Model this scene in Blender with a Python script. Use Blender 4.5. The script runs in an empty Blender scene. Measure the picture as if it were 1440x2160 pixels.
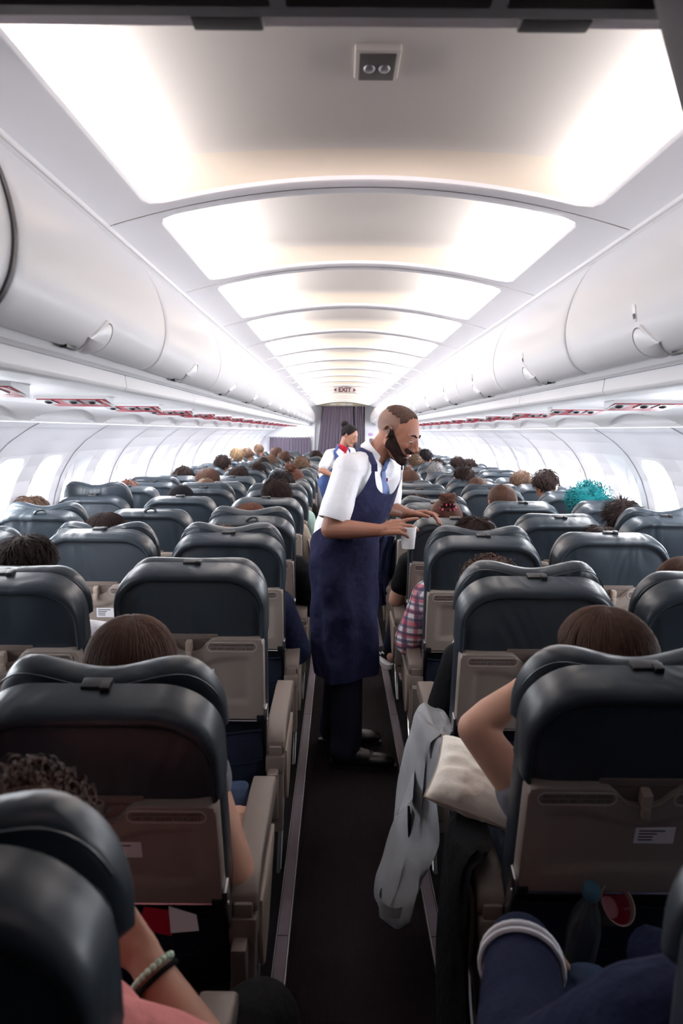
import bpy, bmesh, math, random
from mathutils import Vector, Matrix, noise
from mathutils.bvhtree import BVHTree

# ------------------------------------------------------------------ camera, light, exposure
sc = bpy.context.scene
C = sc.collection
PI = math.pi
CX, CZ, F = -0.075, 1.55, 1590.0          # camera x, height, focal length in pixels of a 1440x2160 frame
cam_d = bpy.data.cameras.new('camera')
cam = bpy.data.objects.new('camera', cam_d)
C.objects.link(cam)
cam.location = (CX, 0.0, CZ)
cam.rotation_euler = (Matrix.Rotation(math.radians(90), 3, 'X') @ Matrix.Rotation(math.radians(0.45), 3, 'Z')).to_euler()
cam_d.sensor_fit = 'VERTICAL'
cam_d.sensor_height = 36.0
cam_d.lens = 36.0 * F / 2160.0
cam_d.shift_x = 5.0 / 2160.0
cam_d.shift_y = -170.0 / 2160.0
cam_d.clip_start = 0.05
cam_d.dof.use_dof = True
cam_d.dof.focus_distance = 3.5
cam_d.dof.aperture_fstop = 5.0
sc.camera = cam

sc.view_settings.view_transform = 'Standard'
sc.view_settings.look = 'None'
sc.view_settings.gamma = 1.0
sc.view_settings.use_curve_mapping = False
sc.view_settings.exposure = 0.85
world = bpy.data.worlds.new('world')
world.use_nodes = True
world.node_tree.nodes['Background'].inputs[0].default_value = (0.75, 0.68, 0.9, 1)
world.node_tree.nodes['Background'].inputs[1].default_value = 0.012
sc.world = world
sc.cycles.max_bounces = 8
sc.cycles.diffuse_bounces = 4
sc.cycles.glossy_bounces = 3
sc.cycles.transmission_bounces = 4
sc.cycles.sample_clamp_indirect = 4.0


def area(name, loc, direction, sx, sy, power, col=(1, 1, 1)):
    l = bpy.data.lights.new(name, 'AREA')
    l.shape = 'RECTANGLE'
    l.size, l.size_y = sx, sy
    l.energy = power
    l.color = col
    o = bpy.data.objects.new(name, l)
    C.objects.link(o)
    o.location = loc
    o.rotation_euler = Vector(direction).to_track_quat('-Z', 'Y').to_euler()
    return o


# fluorescent tubes hidden in the ceiling coves, both sides, along the cabin
COVE = [(0.85, 1.9, 5.6), (1.96, 2.85, 14.5), (2.87, 4.7, 38.0), (4.72, 9.4, 120.0), (9.44, 15.9, 140.0)]
for s in (-1, 1):
    for (ya, yb, p) in COVE:
        l = bpy.data.lights.new('cove_lamp', 'AREA')
        l.shape = 'RECTANGLE'
        l.size, l.size_y = 0.025, yb - ya
        l.energy = p * 0.75
        l.color = (1.0, 0.97, 0.96)
        o = bpy.data.objects.new('cove_lamp', l)
        C.objects.link(o)
        o.location = (s * 0.618, (ya + yb) / 2, 2.125)
        o.rotation_euler = (0, math.radians(180 - s * 8), 0)
# added area lights under the valance, brightening the side walls along the cabin
WASH = [(2.2, 5.0, 12.0), (5.0, 9.5, 30.0), (9.5, 15.9, 60.0)]
for s in (-1, 1):
    for (ya, yb, p) in WASH:
        l = bpy.data.lights.new('sidewall_fill', 'AREA')
        l.shape = 'RECTANGLE'
        l.size, l.size_y = 0.03, yb - ya
        l.energy = p
        l.color = (0.97, 0.97, 1.0)
        o = bpy.data.objects.new('sidewall_fill', l)
        C.objects.link(o)
        o.location = (s * 1.405, (ya + yb) / 2, 1.600)
        o.rotation_euler = (0, math.radians(s * 20), 0)
l = bpy.data.lights.new('galley_lamp', 'AREA')      # weak galley light behind the camera
l.shape = 'RECTANGLE'
l.size, l.size_y = 0.9, 0.15
l.energy = 2.2
l.color = (1.0, 0.88, 0.86)
l.spread = math.radians(45)
o = bpy.data.objects.new('galley_lamp', l)
C.objects.link(o)
o.location = (0.0, -0.55, 1.80)
o.rotation_euler = Vector((0, 1, 0.30)).to_track_quat('-Z', 'Y').to_euler()
WINDOW_LIGHT = 16.0

# ------------------------------------------------------------------ materials
M = {}


def mat(name, col, rough=0.5, metal=0.0, spec=0.5, coat=0.0, emit=None, estr=0.0, trans=0.0, bump=None, var=None, alpha=None, sheen=0.0):
    """bump = (kind, scale, strength, distance); var = (scale, amount) mottles the colour"""
    m = bpy.data.materials.new(name)
    m.use_nodes = True
    nt = m.node_tree
    b = nt.nodes['Principled BSDF']
    b.inputs['Base Color'].default_value = (*col, 1)
    b.inputs['Roughness'].default_value = rough
    b.inputs['Metallic'].default_value = metal
    b.inputs['Specular IOR Level'].default_value = spec
    b.inputs['Coat Weight'].default_value = coat
    b.inputs['Coat Roughness'].default_value = 0.25
    b.inputs['Transmission Weight'].default_value = trans
    b.inputs['Sheen Weight'].default_value = sheen
    if emit:
        b.inputs['Emission Color'].default_value = (*emit, 1)
        b.inputs['Emission Strength'].default_value = estr
    tc = nt.nodes.new('ShaderNodeTexCoord')
    if var:
        n = nt.nodes.new('ShaderNodeTexNoise')
        n.inputs['Scale'].default_value = var[0]
        n.inputs['Detail'].default_value = 4
        nt.links.new(tc.outputs['Object'], n.inputs['Vector'])
        mx = nt.nodes.new('ShaderNodeMix')
        mx.data_type = 'RGBA'
        a = var[1]
        mx.inputs['A'].default_value = (*[c * (1 - a) for c in col], 1)
        mx.inputs['B'].default_value = (*[min(1, c * (1 + a)) for c in col], 1)
        nt.links.new(n.outputs['Fac'], mx.inputs['Factor'])
        nt.links.new(mx.outputs['Result'], b.inputs['Base Color'])
    if bump:
        kind, scale, strength, dist = bump
        bp = nt.nodes.new('ShaderNodeBump')
        bp.inputs['Strength'].default_value = strength
        bp.inputs['Distance'].default_value = dist
        if kind == 'noise':
            n = nt.nodes.new('ShaderNodeTexNoise')
            n.inputs['Scale'].default_value = scale
            n.inputs['Detail'].default_value = 3
            nt.links.new(tc.outputs['Object'], n.inputs['Vector'])
            nt.links.new(n.outputs['Fac'], bp.inputs['Height'])
        elif kind == 'folds':
            mp = nt.nodes.new('ShaderNodeMapping')
            mp.inputs['Scale'].default_value = (1.0, 1.0, 0.35)
            oi = nt.nodes.new('ShaderNodeObjectInfo')
            ad = nt.nodes.new('ShaderNodeVectorMath')
            ad.operation = 'ADD'
            nt.links.new(tc.outputs['Object'], ad.inputs[0])
            nt.links.new(oi.outputs['Random'], ad.inputs[1])
            ad2 = nt.nodes.new('ShaderNodeVectorMath')
            ad2.operation = 'MULTIPLY_ADD'
            nt.links.new(oi.outputs['Random'], ad2.inputs[0])
            ad2.inputs[1].default_value = (9, 7, 5)
            nt.links.new(tc.outputs['Object'], ad2.inputs[2])
            nt.links.new(ad2.outputs[0], mp.inputs['Vector'])
            n = nt.nodes.new('ShaderNodeTexNoise')
            n.inputs['Scale'].default_value = scale
            n.inputs['Detail'].default_value = 2
            n.inputs['Distortion'].default_value = 1.2
            nt.links.new(mp.outputs['Vector'], n.inputs['Vector'])
            nt.links.new(n.outputs['Fac'], bp.inputs['Height'])
        elif kind in ('ribs', 'weave'):
            w = nt.nodes.new('ShaderNodeTexWave')
            w.wave_type = 'BANDS'
            w.bands_direction = 'X'
            w.inputs['Scale'].default_value = scale
            w.inputs['Distortion'].default_value = 0.0 if kind == 'ribs' else 1.0
            nt.links.new(tc.outputs['Object'], w.inputs['Vector'])
            nt.links.new(w.outputs['Fac'], bp.inputs['Height'])
        nt.links.new(bp.outputs['Normal'], b.inputs['Normal'])
    M[name] = m
    return m


mat('panel_white', (0.86, 0.85, 0.87), 0.42, spec=0.4)
mat('bin_white', (0.87, 0.86, 0.88), 0.33, spec=0.5, coat=0.15)
mat('ceiling_frame', (0.86, 0.85, 0.89), 0.45)
mat('ceiling_dome', (0.60, 0.56, 0.535), 0.6, spec=0.2)
mat('ceiling_cream', (0.66, 0.585, 0.50), 0.6, spec=0.2)
mat('wall_white', (0.78, 0.78, 0.83), 0.45)
mat('seam', (0.10, 0.09, 0.10), 0.6)
mat('seam_soft', (0.42, 0.41, 0.45), 0.6)
mat('header', (0.50, 0.44, 0.46), 0.6)
mat('lamp_grey', (0.09, 0.08, 0.08), 0.5)
mat('bulkhead_dark', (0.06, 0.05, 0.055), 0.8)
mat('dark_plastic', (0.03, 0.026, 0.032), 0.5)
mat('window_pane', (1, 1, 1), 0.2, emit=(0.90, 0.95, 1.0), estr=WINDOW_LIGHT)
mat('reveal', (0.86, 0.86, 0.90), 0.4)
mat('red_strip', (0.42, 0.012, 0.035), 0.35)
mat('silver', (0.55, 0.55, 0.58), 0.3, metal=0.8)
mat('steel', (0.6, 0.6, 0.62), 0.25, metal=1.0)
mat('white_mark', (0.85, 0.85, 0.85), 0.5)
mat('carpet', (0.0072, 0.0046, 0.0056), 0.95, spec=0.1, bump=('ribs', 60.0, 0.5, 0.004), var=(9.0, 0.25))
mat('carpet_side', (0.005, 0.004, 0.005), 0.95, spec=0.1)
mat('track', (0.105, 0.080, 0.10), 0.45, var=(14, 0.2))
mat('track_edge', (0.45, 0.42, 0.42), 0.3, metal=0.7)
mat('leather', (0.020, 0.0285, 0.038), 0.38, spec=0.42, coat=0.06, bump=('folds', 5.0, 0.55, 0.030), var=(6, 0.25))
mat('leather_body', (0.008, 0.012, 0.020), 0.42, coat=0.05, bump=('noise', 14.0, 0.2, 0.01))
mat('piping', (0.018, 0.020, 0.025), 0.4)
mat('navy_fabric', (0.010, 0.014, 0.030), 0.85, spec=0.2, bump=('noise', 60.0, 0.2, 0.003))
mat('taupe', (0.150, 0.118, 0.102), 0.46, spec=0.45, bump=('noise', 900.0, 0.12, 0.001))
mat('tray_beige', (0.27, 0.228, 0.20), 0.42, spec=0.45, bump=('noise', 700.0, 0.08, 0.001))
mat('cream_plastic', (0.36, 0.29, 0.24), 0.45)
mat('black_plastic', (0.008, 0.008, 0.010), 0.45)
mat('placard_text', (0.02, 0.015, 0.016), 0.6)
mat('placard', (0.23, 0.19, 0.168), 0.5)
mat('sticker', (0.75, 0.75, 0.78), 0.4)
mat('curtain', (0.075, 0.058, 0.088), 0.8, sheen=0.3, bump=('noise', 40.0, 0.2, 0.004))
mat('exit_white', (0.62, 0.58, 0.58), 0.4)
mat('exit_red', (0.07, 0.001, 0.006), 0.4)
mat('header_yellow', (0.62, 0.54, 0.38), 0.5)
mat('light_panel', (1, 1, 1), 0.4, emit=(1, 1, 1), estr=3.0)
mat('violet_sign', (0.55, 0.35, 0.62), 0.5)

# ------------------------------------------------------------------ helpers


def tag(o, label=None, cat=None, group=None, kind=None):
    if label:
        o['label'] = label
    if cat:
        o['category'] = cat
    if group:
        o['group'] = group
    if kind:
        o['kind'] = kind
    return o


class MB:
    """collects shapes and links them as ONE mesh object"""

    def __init__(s):
        s.v, s.f, s.m = [], [], []

    def add(s, vs, fs, mi=0):
        n = len(s.v)
        s.v += [tuple(v) for v in vs]
        s.f += [tuple(n + i for i in f) for f in fs]
        s.m += [mi] * len(fs)
        return s

    def bm(s, bm, mi=0, T=None):
        bm.verts.ensure_lookup_table()
        vs = [(T @ v.co if T else v.co) for v in bm.verts]
        s.add(vs, [[v.index for v in f.verts] for f in bm.faces], mi)
        bm.free()
        return s

    def box(s, x0, x1, y0, y1, z0, z1, bev=0.0, mi=0, seg=2, T=None):
        b = bmesh.new()
        bmesh.ops.create_cube(b, size=1)
        for v in b.verts:
            v.co = Vector((x0 + (v.co.x + .5) * (x1 - x0), y0 + (v.co.y + .5) * (y1 - y0), z0 + (v.co.z + .5) * (z1 - z0)))
        if bev > 0:
            bmesh.ops.bevel(b, geom=b.edges[:], offset=bev, segments=seg, profile=0.6, affect='EDGES')
        b.verts.index_update()
        return s.bm(b, mi, T)

    def prism(s, pts, axis, a, b_, bev=0.0, mi=0, seg=2):
        """pts: 2D polygon in the plane across axis, extruded from a to b_"""
        def P(u, v, w):
            return {'x': (w, u, v), 'y': (u, w, v), 'z': (u, v, w)}[axis]
        b = bmesh.new()
        n = len(pts)
        lo = [b.verts.new(P(u, v, a)) for u, v in pts]
        hi = [b.verts.new(P(u, v, b_)) for u, v in pts]
        b.faces.new(lo[::-1])
        b.faces.new(hi)
        for i in range(n):
            b.faces.new((lo[i], lo[(i + 1) % n], hi[(i + 1) % n], hi[i]))
        bmesh.ops.recalc_face_normals(b, faces=b.faces[:])
        if bev > 0:
            es = [e for e in b.edges if len(e.link_faces) == 2 and e.calc_face_angle(0) > 0.35]
            bmesh.ops.bevel(b, geom=es, offset=bev, segments=seg, profile=0.6, affect='EDGES', clamp_overlap=True)
        b.verts.index_update()
        return s.bm(b, mi)

    def loft(s, loops, close=True, cap=True, mi=0):
        n = len(loops[0])
        vs = [p for l in loops for p in l]
        fs = []
        for k in range(len(loops) - 1):
            for i in range(n if close else n - 1):
                j = (i + 1) % n
                fs.append((k * n + i, k * n + j, (k + 1) * n + j, (k + 1) * n + i))
        if cap:
            fs.append(tuple(range(n))[::-1])
            fs.append(tuple((len(loops) - 1) * n + i for i in range(n)))
        return s.add(vs, fs, mi)

    def tube(s, pts, r, n=8, mi=0, cap=True):
        pts = [Vector(p) for p in pts]
        rs = r if isinstance(r, (list, tuple)) else [r] * len(pts)
        loops = []
        up = Vector((0.13, 0.31, 0.94)).normalized()
        for i, p in enumerate(pts):
            d = (pts[min(i + 1, len(pts) - 1)] - pts[max(i - 1, 0)]).normalized()
            a = d.cross(up)
            if a.length < 1e-3:
                a = d.cross(Vector((1, 0, 0)))
            a.normalize()
            b = a.cross(d).normalized()
            up = b
            loops.append([p + (a * math.cos(2 * PI * k / n) + b * math.sin(2 * PI * k / n)) * rs[i] for k in range(n)])
        return s.loft(loops, True, cap, mi)

    def ell(s, c, r, R=None, seg=20, rings=14, mi=0):
        c = Vector(c)
        r = Vector(r) if not isinstance(r, (int, float)) else Vector((r, r, r))
        vs = [Vector((0, 0, 1))]
        for i in range(1, rings):
            t = PI * i / rings
            for k in range(seg):
                p = 2 * PI * k / seg
                vs.append(Vector((math.sin(t) * math.cos(p), math.sin(t) * math.sin(p), math.cos(t))))
        vs.append(Vector((0, 0, -1)))
        out = []
        for v in vs:
            w = Vector((v.x * r.x, v.y * r.y, v.z * r.z))
            if R:
                w = R @ w
            out.append(c + w)
        fs = [(0, 1 + k, 1 + (k + 1) % seg) for k in range(seg)]
        for i in range(rings - 2):
            for k in range(seg):
                a = 1 + i * seg
                fs.append((a + k, a + seg + k, a + seg + (k + 1) % seg, a + (k + 1) % seg))
        a = 1 + (rings - 2) * seg
        last = len(vs) - 1
        fs += [(a + k, last, a + (k + 1) % seg) for k in range(seg)]
        return s.add(out, fs, mi)

    def cap(s, p0, r0, p1, r1, n=16, mi=0):
        """rounded cone: closed volume, for remeshed bodies"""
        p0, p1 = Vector(p0), Vector(p1)
        d = p1 - p0
        L = d.length
        if L < 1e-6:
            return s.ell(p0, max(r0, r1), seg=n, rings=10, mi=mi)
        q = d.to_track_quat('Z', 'Y').to_matrix()
        loops = []
        for k in range(1, 6):
            t = PI / 2 * k / 5
            loops.append((-math.cos(t) * r0, math.sin(t) * r0))
        for k in range(0, 5):
            t = PI / 2 * k / 5
            loops.append((L + math.sin(t) * r1, math.cos(t) * r1))
        L2 = []
        for (z, r) in loops:
            L2.append([p0 + q @ Vector((r * math.cos(2 * PI * i / n), r * math.sin(2 * PI * i / n), z)) for i in range(n)])
        return s.loft(L2, True, True, mi)

    def mesh(s, name, mats, smooth=True, angle=40, normals=True):
        me = bpy.data.meshes.new(name)
        me.from_pydata(s.v, [], s.f)
        mats = mats if isinstance(mats, (list, tuple)) else [mats]
        for m in mats:
            me.materials.append(M[m] if isinstance(m, str) else m)
        me.polygons.foreach_set('material_index', s.m)
        if normals:
            b = bmesh.new()
            b.from_mesh(me)
            bmesh.ops.recalc_face_normals(b, faces=b.faces[:])
            b.to_mesh(me)
            b.free()
        if smooth:
            me.polygons.foreach_set('use_smooth', [True] * len(me.polygons))
            me.set_sharp_from_angle(angle=math.radians(angle))
        me.update()
        return me

    def obj(s, name, mats, parent=None, loc=None, **k):
        return link(name, s.mesh(name, mats, **k), parent, loc)


def link(name, me, parent=None, loc=None):
    o = bpy.data.objects.new(name, me)
    C.objects.link(o)
    if parent:
        o.parent = parent
    if loc is not None:
        o.location = loc
    return o


def empty(name, loc=(0, 0, 0), rz=0):
    o = bpy.data.objects.new(name, None)
    o.empty_display_size = 0.1
    C.objects.link(o)
    o.location = loc
    o.rotation_euler = (0, 0, rz)
    return o


def copy_tree(o, parent=None):
    c = o.copy()
    C.objects.link(c)
    c.parent = parent
    for ch in [x for x in o.children]:
        copy_tree(ch, c)
    return c


def delete_tree(o):
    for ch in list(o.children):
        delete_tree(ch)
    bpy.data.objects.remove(o)


def remesh(mb, name, mats, voxel=0.008, smooth=4, parent=None, loc=None, factor=0.5):
    """fuse overlapping closed volumes into one continuous skin"""
    me = mb.mesh(name + '_raw', mats, normals=False)
    o = bpy.data.objects.new('tmp', me)
    C.objects.link(o)
    r = o.modifiers.new('r', 'REMESH')
    r.mode = 'VOXEL'
    r.voxel_size = voxel
    r.use_smooth_shade = True
    if smooth:
        s = o.modifiers.new('s', 'SMOOTH')
        s.iterations = smooth
        s.factor = factor
    dg = bpy.context.evaluated_depsgraph_get()
    me2 = bpy.data.meshes.new_from_object(o.evaluated_get(dg))
    bpy.data.objects.remove(o)
    me2.name = name
    me2.materials.clear()
    for m in (mats if isinstance(mats, (list, tuple)) else [mats]):
        me2.materials.append(M[m] if isinstance(m, str) else m)
    if parent is False:
        return me2
    return link(name, me2, parent, loc)


def text_mesh(body, size, name='text', align='CENTER', extrude=0.0004, bold=0.0):
    cu = bpy.data.curves.new(name, 'FONT')
    cu.body = body
    cu.size = size
    cu.align_x = align
    cu.align_y = 'CENTER'
    cu.extrude = extrude
    cu.offset = bold
    cu.resolution_u = 2
    o = bpy.data.objects.new('tmp', cu)
    C.objects.link(o)
    dg = bpy.context.evaluated_depsgraph_get()
    me = bpy.data.meshes.new_from_object(o.evaluated_get(dg))
    bpy.data.objects.remove(o)
    vs = [v.co.copy() for v in me.vertices]
    fs = [tuple(p.vertices) for p in me.polygons]
    bpy.data.meshes.remove(me)
    return vs, fs


def rrect(w, h, r, n=6, cx=0, cy=0, rt=None):
    """rounded rectangle loop, counter-clockwise; rt = other radius for the top corners"""
    rt = r if rt is None else rt
    out = []
    for (sx, sy, a0, rr) in ((1, -1, -90, r), (1, 1, 0, rt), (-1, 1, 90, rt), (-1, -1, 180, r)):
        for k in range(n + 1):
            a = math.radians(a0 + 90 * k / n)
            out.append((cx + sx * (w / 2 - rr) + rr * math.cos(a), cy + sy * (h / 2 - rr) + rr * math.sin(a)))
    return out


def rrect_dense(w, h, r, nc, ns, cx=0, cy=0):
    base = rrect(w, h, r, nc, cx, cy)
    out = []
    n = nc + 1
    for q in range(4):
        seg = base[q * n:(q + 1) * n]
        out += seg
        e, f = seg[-1], base[((q + 1) * n) % len(base)]
        for k in range(1, ns):
            out.append((e[0] + (f[0] - e[0]) * k / ns, e[1] + (f[1] - e[1]) * k / ns))
    return out


ORD = ['nearest', 'second', 'third', 'fourth', 'fifth', 'sixth', 'seventh', 'eighth', 'ninth', 'tenth', 'eleventh', 'twelfth', 'thirteenth',
       'fourteenth', 'fifteenth', 'sixteenth', 'seventeenth', 'eighteenth', 'nineteenth', 'twentieth', 'twenty-first', 'twenty-second',
       'twenty-third', 'twenty-fourth', 'twenty-fifth', 'twenty-sixth', 'twenty-seventh', 'twenty-eighth']
Y0, Y1 = -1.3, 16.4

# ------------------------------------------------------------------ the cabin shell
m = MB()
m.box(-0.215, 0.215, Y0, Y1, -0.03, 0.0)
tag(m.obj('floor', 'carpet', smooth=False), 'dark ribbed carpet of the aisle', 'floor', kind='structure')
for s, nm in ((-1, 'left'), (1, 'right')):
    m = MB()
    m.box(*sorted((s * 0.2155, s * 1.80)), Y0, Y1, -0.03, -0.002)
    tag(m.obj('floor', 'carpet_side', smooth=False), 'dark carpet under the seats, %s of the aisle' % nm, 'floor', kind='structure')
    # seat track cover with bright edges, in lengths
    m = MB()
    y = Y0
    while y < Y1:
        ye = min(y + 0.9, Y1)
        m.box(*sorted((s * 0.217, s * 0.252)), y, ye - 0.003, 0.0, 0.012, 0.002, 0, 1)
        y = ye
    m.box(*sorted((s * 0.213, s * 0.217)), Y0, Y1, 0.0, 0.014, 0, 1)
    m.box(*sorted((s * 0.252, s * 0.255)), Y0, Y1, 0.0, 0.014, 0, 1)
    tag(m.obj('trim_%d' % (1 if s < 0 else 2), ['track', 'track_edge']), 'grey metal seat track cover along the %s edge of the aisle carpet' % nm, 'trim', kind='structure')


def arch(x):
    return 2.176 - 0.236 * x * x


SEAM0, PAN = 1.93, 0.936
seams = [-0.90, -0.05, 0.80] + [SEAM0 + PAN * k for k in range(0, 16)]
cm = MB()
dm = MB()
for ya, yb in zip(seams[:-1], seams[1:]):
    ya_, yb_ = ya + 0.003, yb - 0.003
    hx, e0, e1 = 0.556, ya + 0.05, yb - 0.05
    loop_in, loop_out = [], []
    NA = 128
    r = 0.045
    cy = (ya + yb) / 2
    base = []
    for k in range(NA):
        a = 2 * PI * k / NA
        dx, dy = math.cos(a), math.sin(a)
        # point on the inner rounded rectangle and on the outer rectangle
        ax, ay = hx, (e1 - e0) / 2
        t = min(ax / max(abs(dx), 1e-6), ay / max(abs(dy), 1e-6))
        px, py = dx * t, dy * t
        cxx, cyy = ax - r, ay - r
        if abs(px) > cxx and abs(py) > cyy:
            vx, vy = abs(px) - cxx, abs(py) - cyy
            L = math.hypot(vx, vy)
            px = math.copysign(cxx + vx / L * r, px)
            py = math.copysign(cyy + vy / L * r, py)
        ox, oy = 0.672, (yb_ - ya_) / 2
        t = min(ox / max(abs(dx), 1e-6), oy / max(abs(dy), 1e-6))
        qx, qy = dx * t, dy * t
        base.append((px, py, qx, qy))
    # spread so that the outer corners are hit exactly
    for (cxs, cys) in ((1, 1), (-1, 1), (-1, -1), (1, -1)):
        a = math.atan2(cys * (yb_ - ya_) / 2, cxs * 0.672) % (2 * PI)
        k = int(round(a / (2 * PI) * NA)) % NA
        b = base[k]
        base[k] = (b[0], b[1], cxs * 0.672, cys * (yb_ - ya_) / 2)
    l0 = [(q[2], cy + q[3], arch(q[2])) for q in base]
    l1 = [(q[0] * 1.004, cy + q[1] * 1.006, arch(q[0])) for q in base]
    l2 = [(q[0] * 0.998, cy + q[1] * 0.996, arch(q[0]) + 0.003) for q in base]
    l3 = [(q[0], cy + q[1], arch(q[0]) + 0.014) for q in base]
    cm.loft([l0, l1, l2, l3], True, False)
    # dark seam above the joint
    cm.add([(x, yy, arch(x) + 0.008) for yy in (yb_ - .004, yb + 0.007) for x in [(-0.672 + 1.344 * i / 24) for i in range(25)]],
           [(i, i + 1, 26 + i, 25 + i) for i in range(24)], 1)
    # dome above the opening
    nx, ny = 36, 26
    vs = []
    d0, d1 = ya + 0.034, yb - 0.034
    for j in range(ny + 1):
        t = 0.5 - 0.5 * math.cos(PI * j / ny)
        y = d0 + (d1 - d0) * t
        for i in range(nx + 1):
            x = -0.668 + 1.336 * i / nx
            zd = 2.243 - 0.075 * x * x
            e = min(y - d0, d1 - y)
            w = min(1, e / 0.10)
            k = math.sqrt(max(0, 1 - (1 - w) ** 2.2))
            z = arch(x) + 0.004 + (zd - arch(x) - 0.004) * k
            vs.append((x, y, z))
    fs = [(j * (nx + 1) + i, j * (nx + 1) + i + 1, (j + 1) * (nx + 1) + i + 1, (j + 1) * (nx + 1) + i) for j in range(ny) for i in range(nx)]
    for j in range(ny):
        yj = (vs[j * (nx + 1)][1] + vs[(j + 1) * (nx + 1)][1]) / 2
        dm.add([vs[q] for q in range(j * (nx + 1), (j + 2) * (nx + 1))], [(i, i + 1, nx + 2 + i, nx + 1 + i) for i in range(nx)], 1 if yj > d1 - 0.062 else 0)
    for s in (-1, 1):
        dm.box(*sorted((s * 0.668, s * 0.674)), ya, yb, 2.06, 2.25)
tag(cm.obj('ceiling', ['ceiling_frame', 'seam'], angle=60), 'arched white ceiling frames with thin seams between them', 'ceiling', kind='structure')
dm_me = dm.mesh('ceiling', ['ceiling_dome', 'ceiling_cream'], angle=60)
bm_ = bmesh.new()
bm_.from_mesh(dm_me)
bmesh.ops.remove_doubles(bm_, verts=bm_.verts[:], dist=0.0002)
bm_.to_mesh(dm_me)
bm_.free()
tag(link('ceiling', dm_me), 'recessed cream ceiling coves lit from their sides', 'ceiling', kind='structure')
m = MB()
m.box(-2.0, 2.0, Y0, Y1 + 1, 2.30, 2.34)
tag(m.obj('ceiling', 'bulkhead_dark', smooth=False), 'outer ceiling skin above the coves', 'ceiling', kind='structure')

# the header above the camera: a dark divider beam with closed panels and two latch boxes
m = MB()
tilt = 0.0
m.box(-2.0, 2.0, 0.55, 1.005, 2.087, 2.30, 0.006)
m.box(-2.0, 2.0, 0.40, 0.935, 2.062, 2.096, 0.004, 1)
for (xa, xb) in ((-1.6, -0.158), (-0.148, 0.108), (0.118, 1.6)):
    m.box(xa, xb, 0.30, 0.915, 2.062, 2.085, 0.005, 0)
m.box(-2.0, 2.0, Y0, 0.40, 2.09, 2.30)
tag(m.obj('trim_3', ['header', 'dark_plastic']), 'dark grey divider beam across the ceiling in the foreground', 'trim', kind='structure')
for (px, nm) in ((476, 'left'), (1157, 'right')):
    x = (px - 715) / F * 0.99 + CX
    m = MB()
    m.box(x - 0.046, x + 0.046, 0.962, 0.994, 2.076, 2.105, 0.004)
    m.box(x - 0.042, x + 0.042, 0.957, 0.963, 2.080, 2.100, 0.002, 1)
    tag(m.obj('latch_box', ['lamp_grey', 'dark_plastic']), 'small dark latch box under the divider beam, the %s one' % nm, 'latch', group='latch boxes on the divider beam')

m = MB()
L_ = []
for (z, xl) in ((2.085, 0.246), (2.008, 0.253), (1.963, 0.264), (1.887, 0.284), (1.75, 0.335), (1.55, 0.40), (1.30, 0.44)):
    loop = []
    for k in range(28):
        t = 2 * PI * k / 28
        loop.append((xl + 0.06 + 0.06 * math.cos(t) * (1 + 0.05 * math.sin(7 * t)), 0.78 + 0.05 * math.sin(t) * (1 + 0.18 * math.sin(9 * t)), z))
    L_.append(loop)
m.loft(L_, True, True)
tag(m.obj('curtain', 'dark_plastic'), 'blurred black gathered curtain at the top right corner, hanging from the divider beam', 'curtain')

# bulkhead behind the camera
m = MB()
m.box(-2.0, 2.0, Y0 - 0.05, Y0, 0, 2.3)
tag(m.obj('wall_back', 'bulkhead_dark', smooth=False), 'dark bulkhead behind the foreground rows', 'wall', kind='structure')

# ------------------------------------------------------------------ side walls and windows
WP = [(1.452, 1.585), (1.50, 1.56), (1.60, 1.49), (1.672, 1.415), (1.715, 1.35), (1.755, 1.27), (1.785, 1.17), (1.805, 1.06), (1.815, 0.95), (1.815, 0.85), (1.80, 0.60), (1.76, 0.30), (1.70, 0.0)]


def wall_x(z):
    for (xa, za), (xb, zb) in zip(WP[:-1], WP[1:]):
        if zb <= z <= za:
            return xb + (xa - xb) * (z - zb) / (za - zb)
    return WP[0][0] if z > 1.5 else WP[-1][0]


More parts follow.
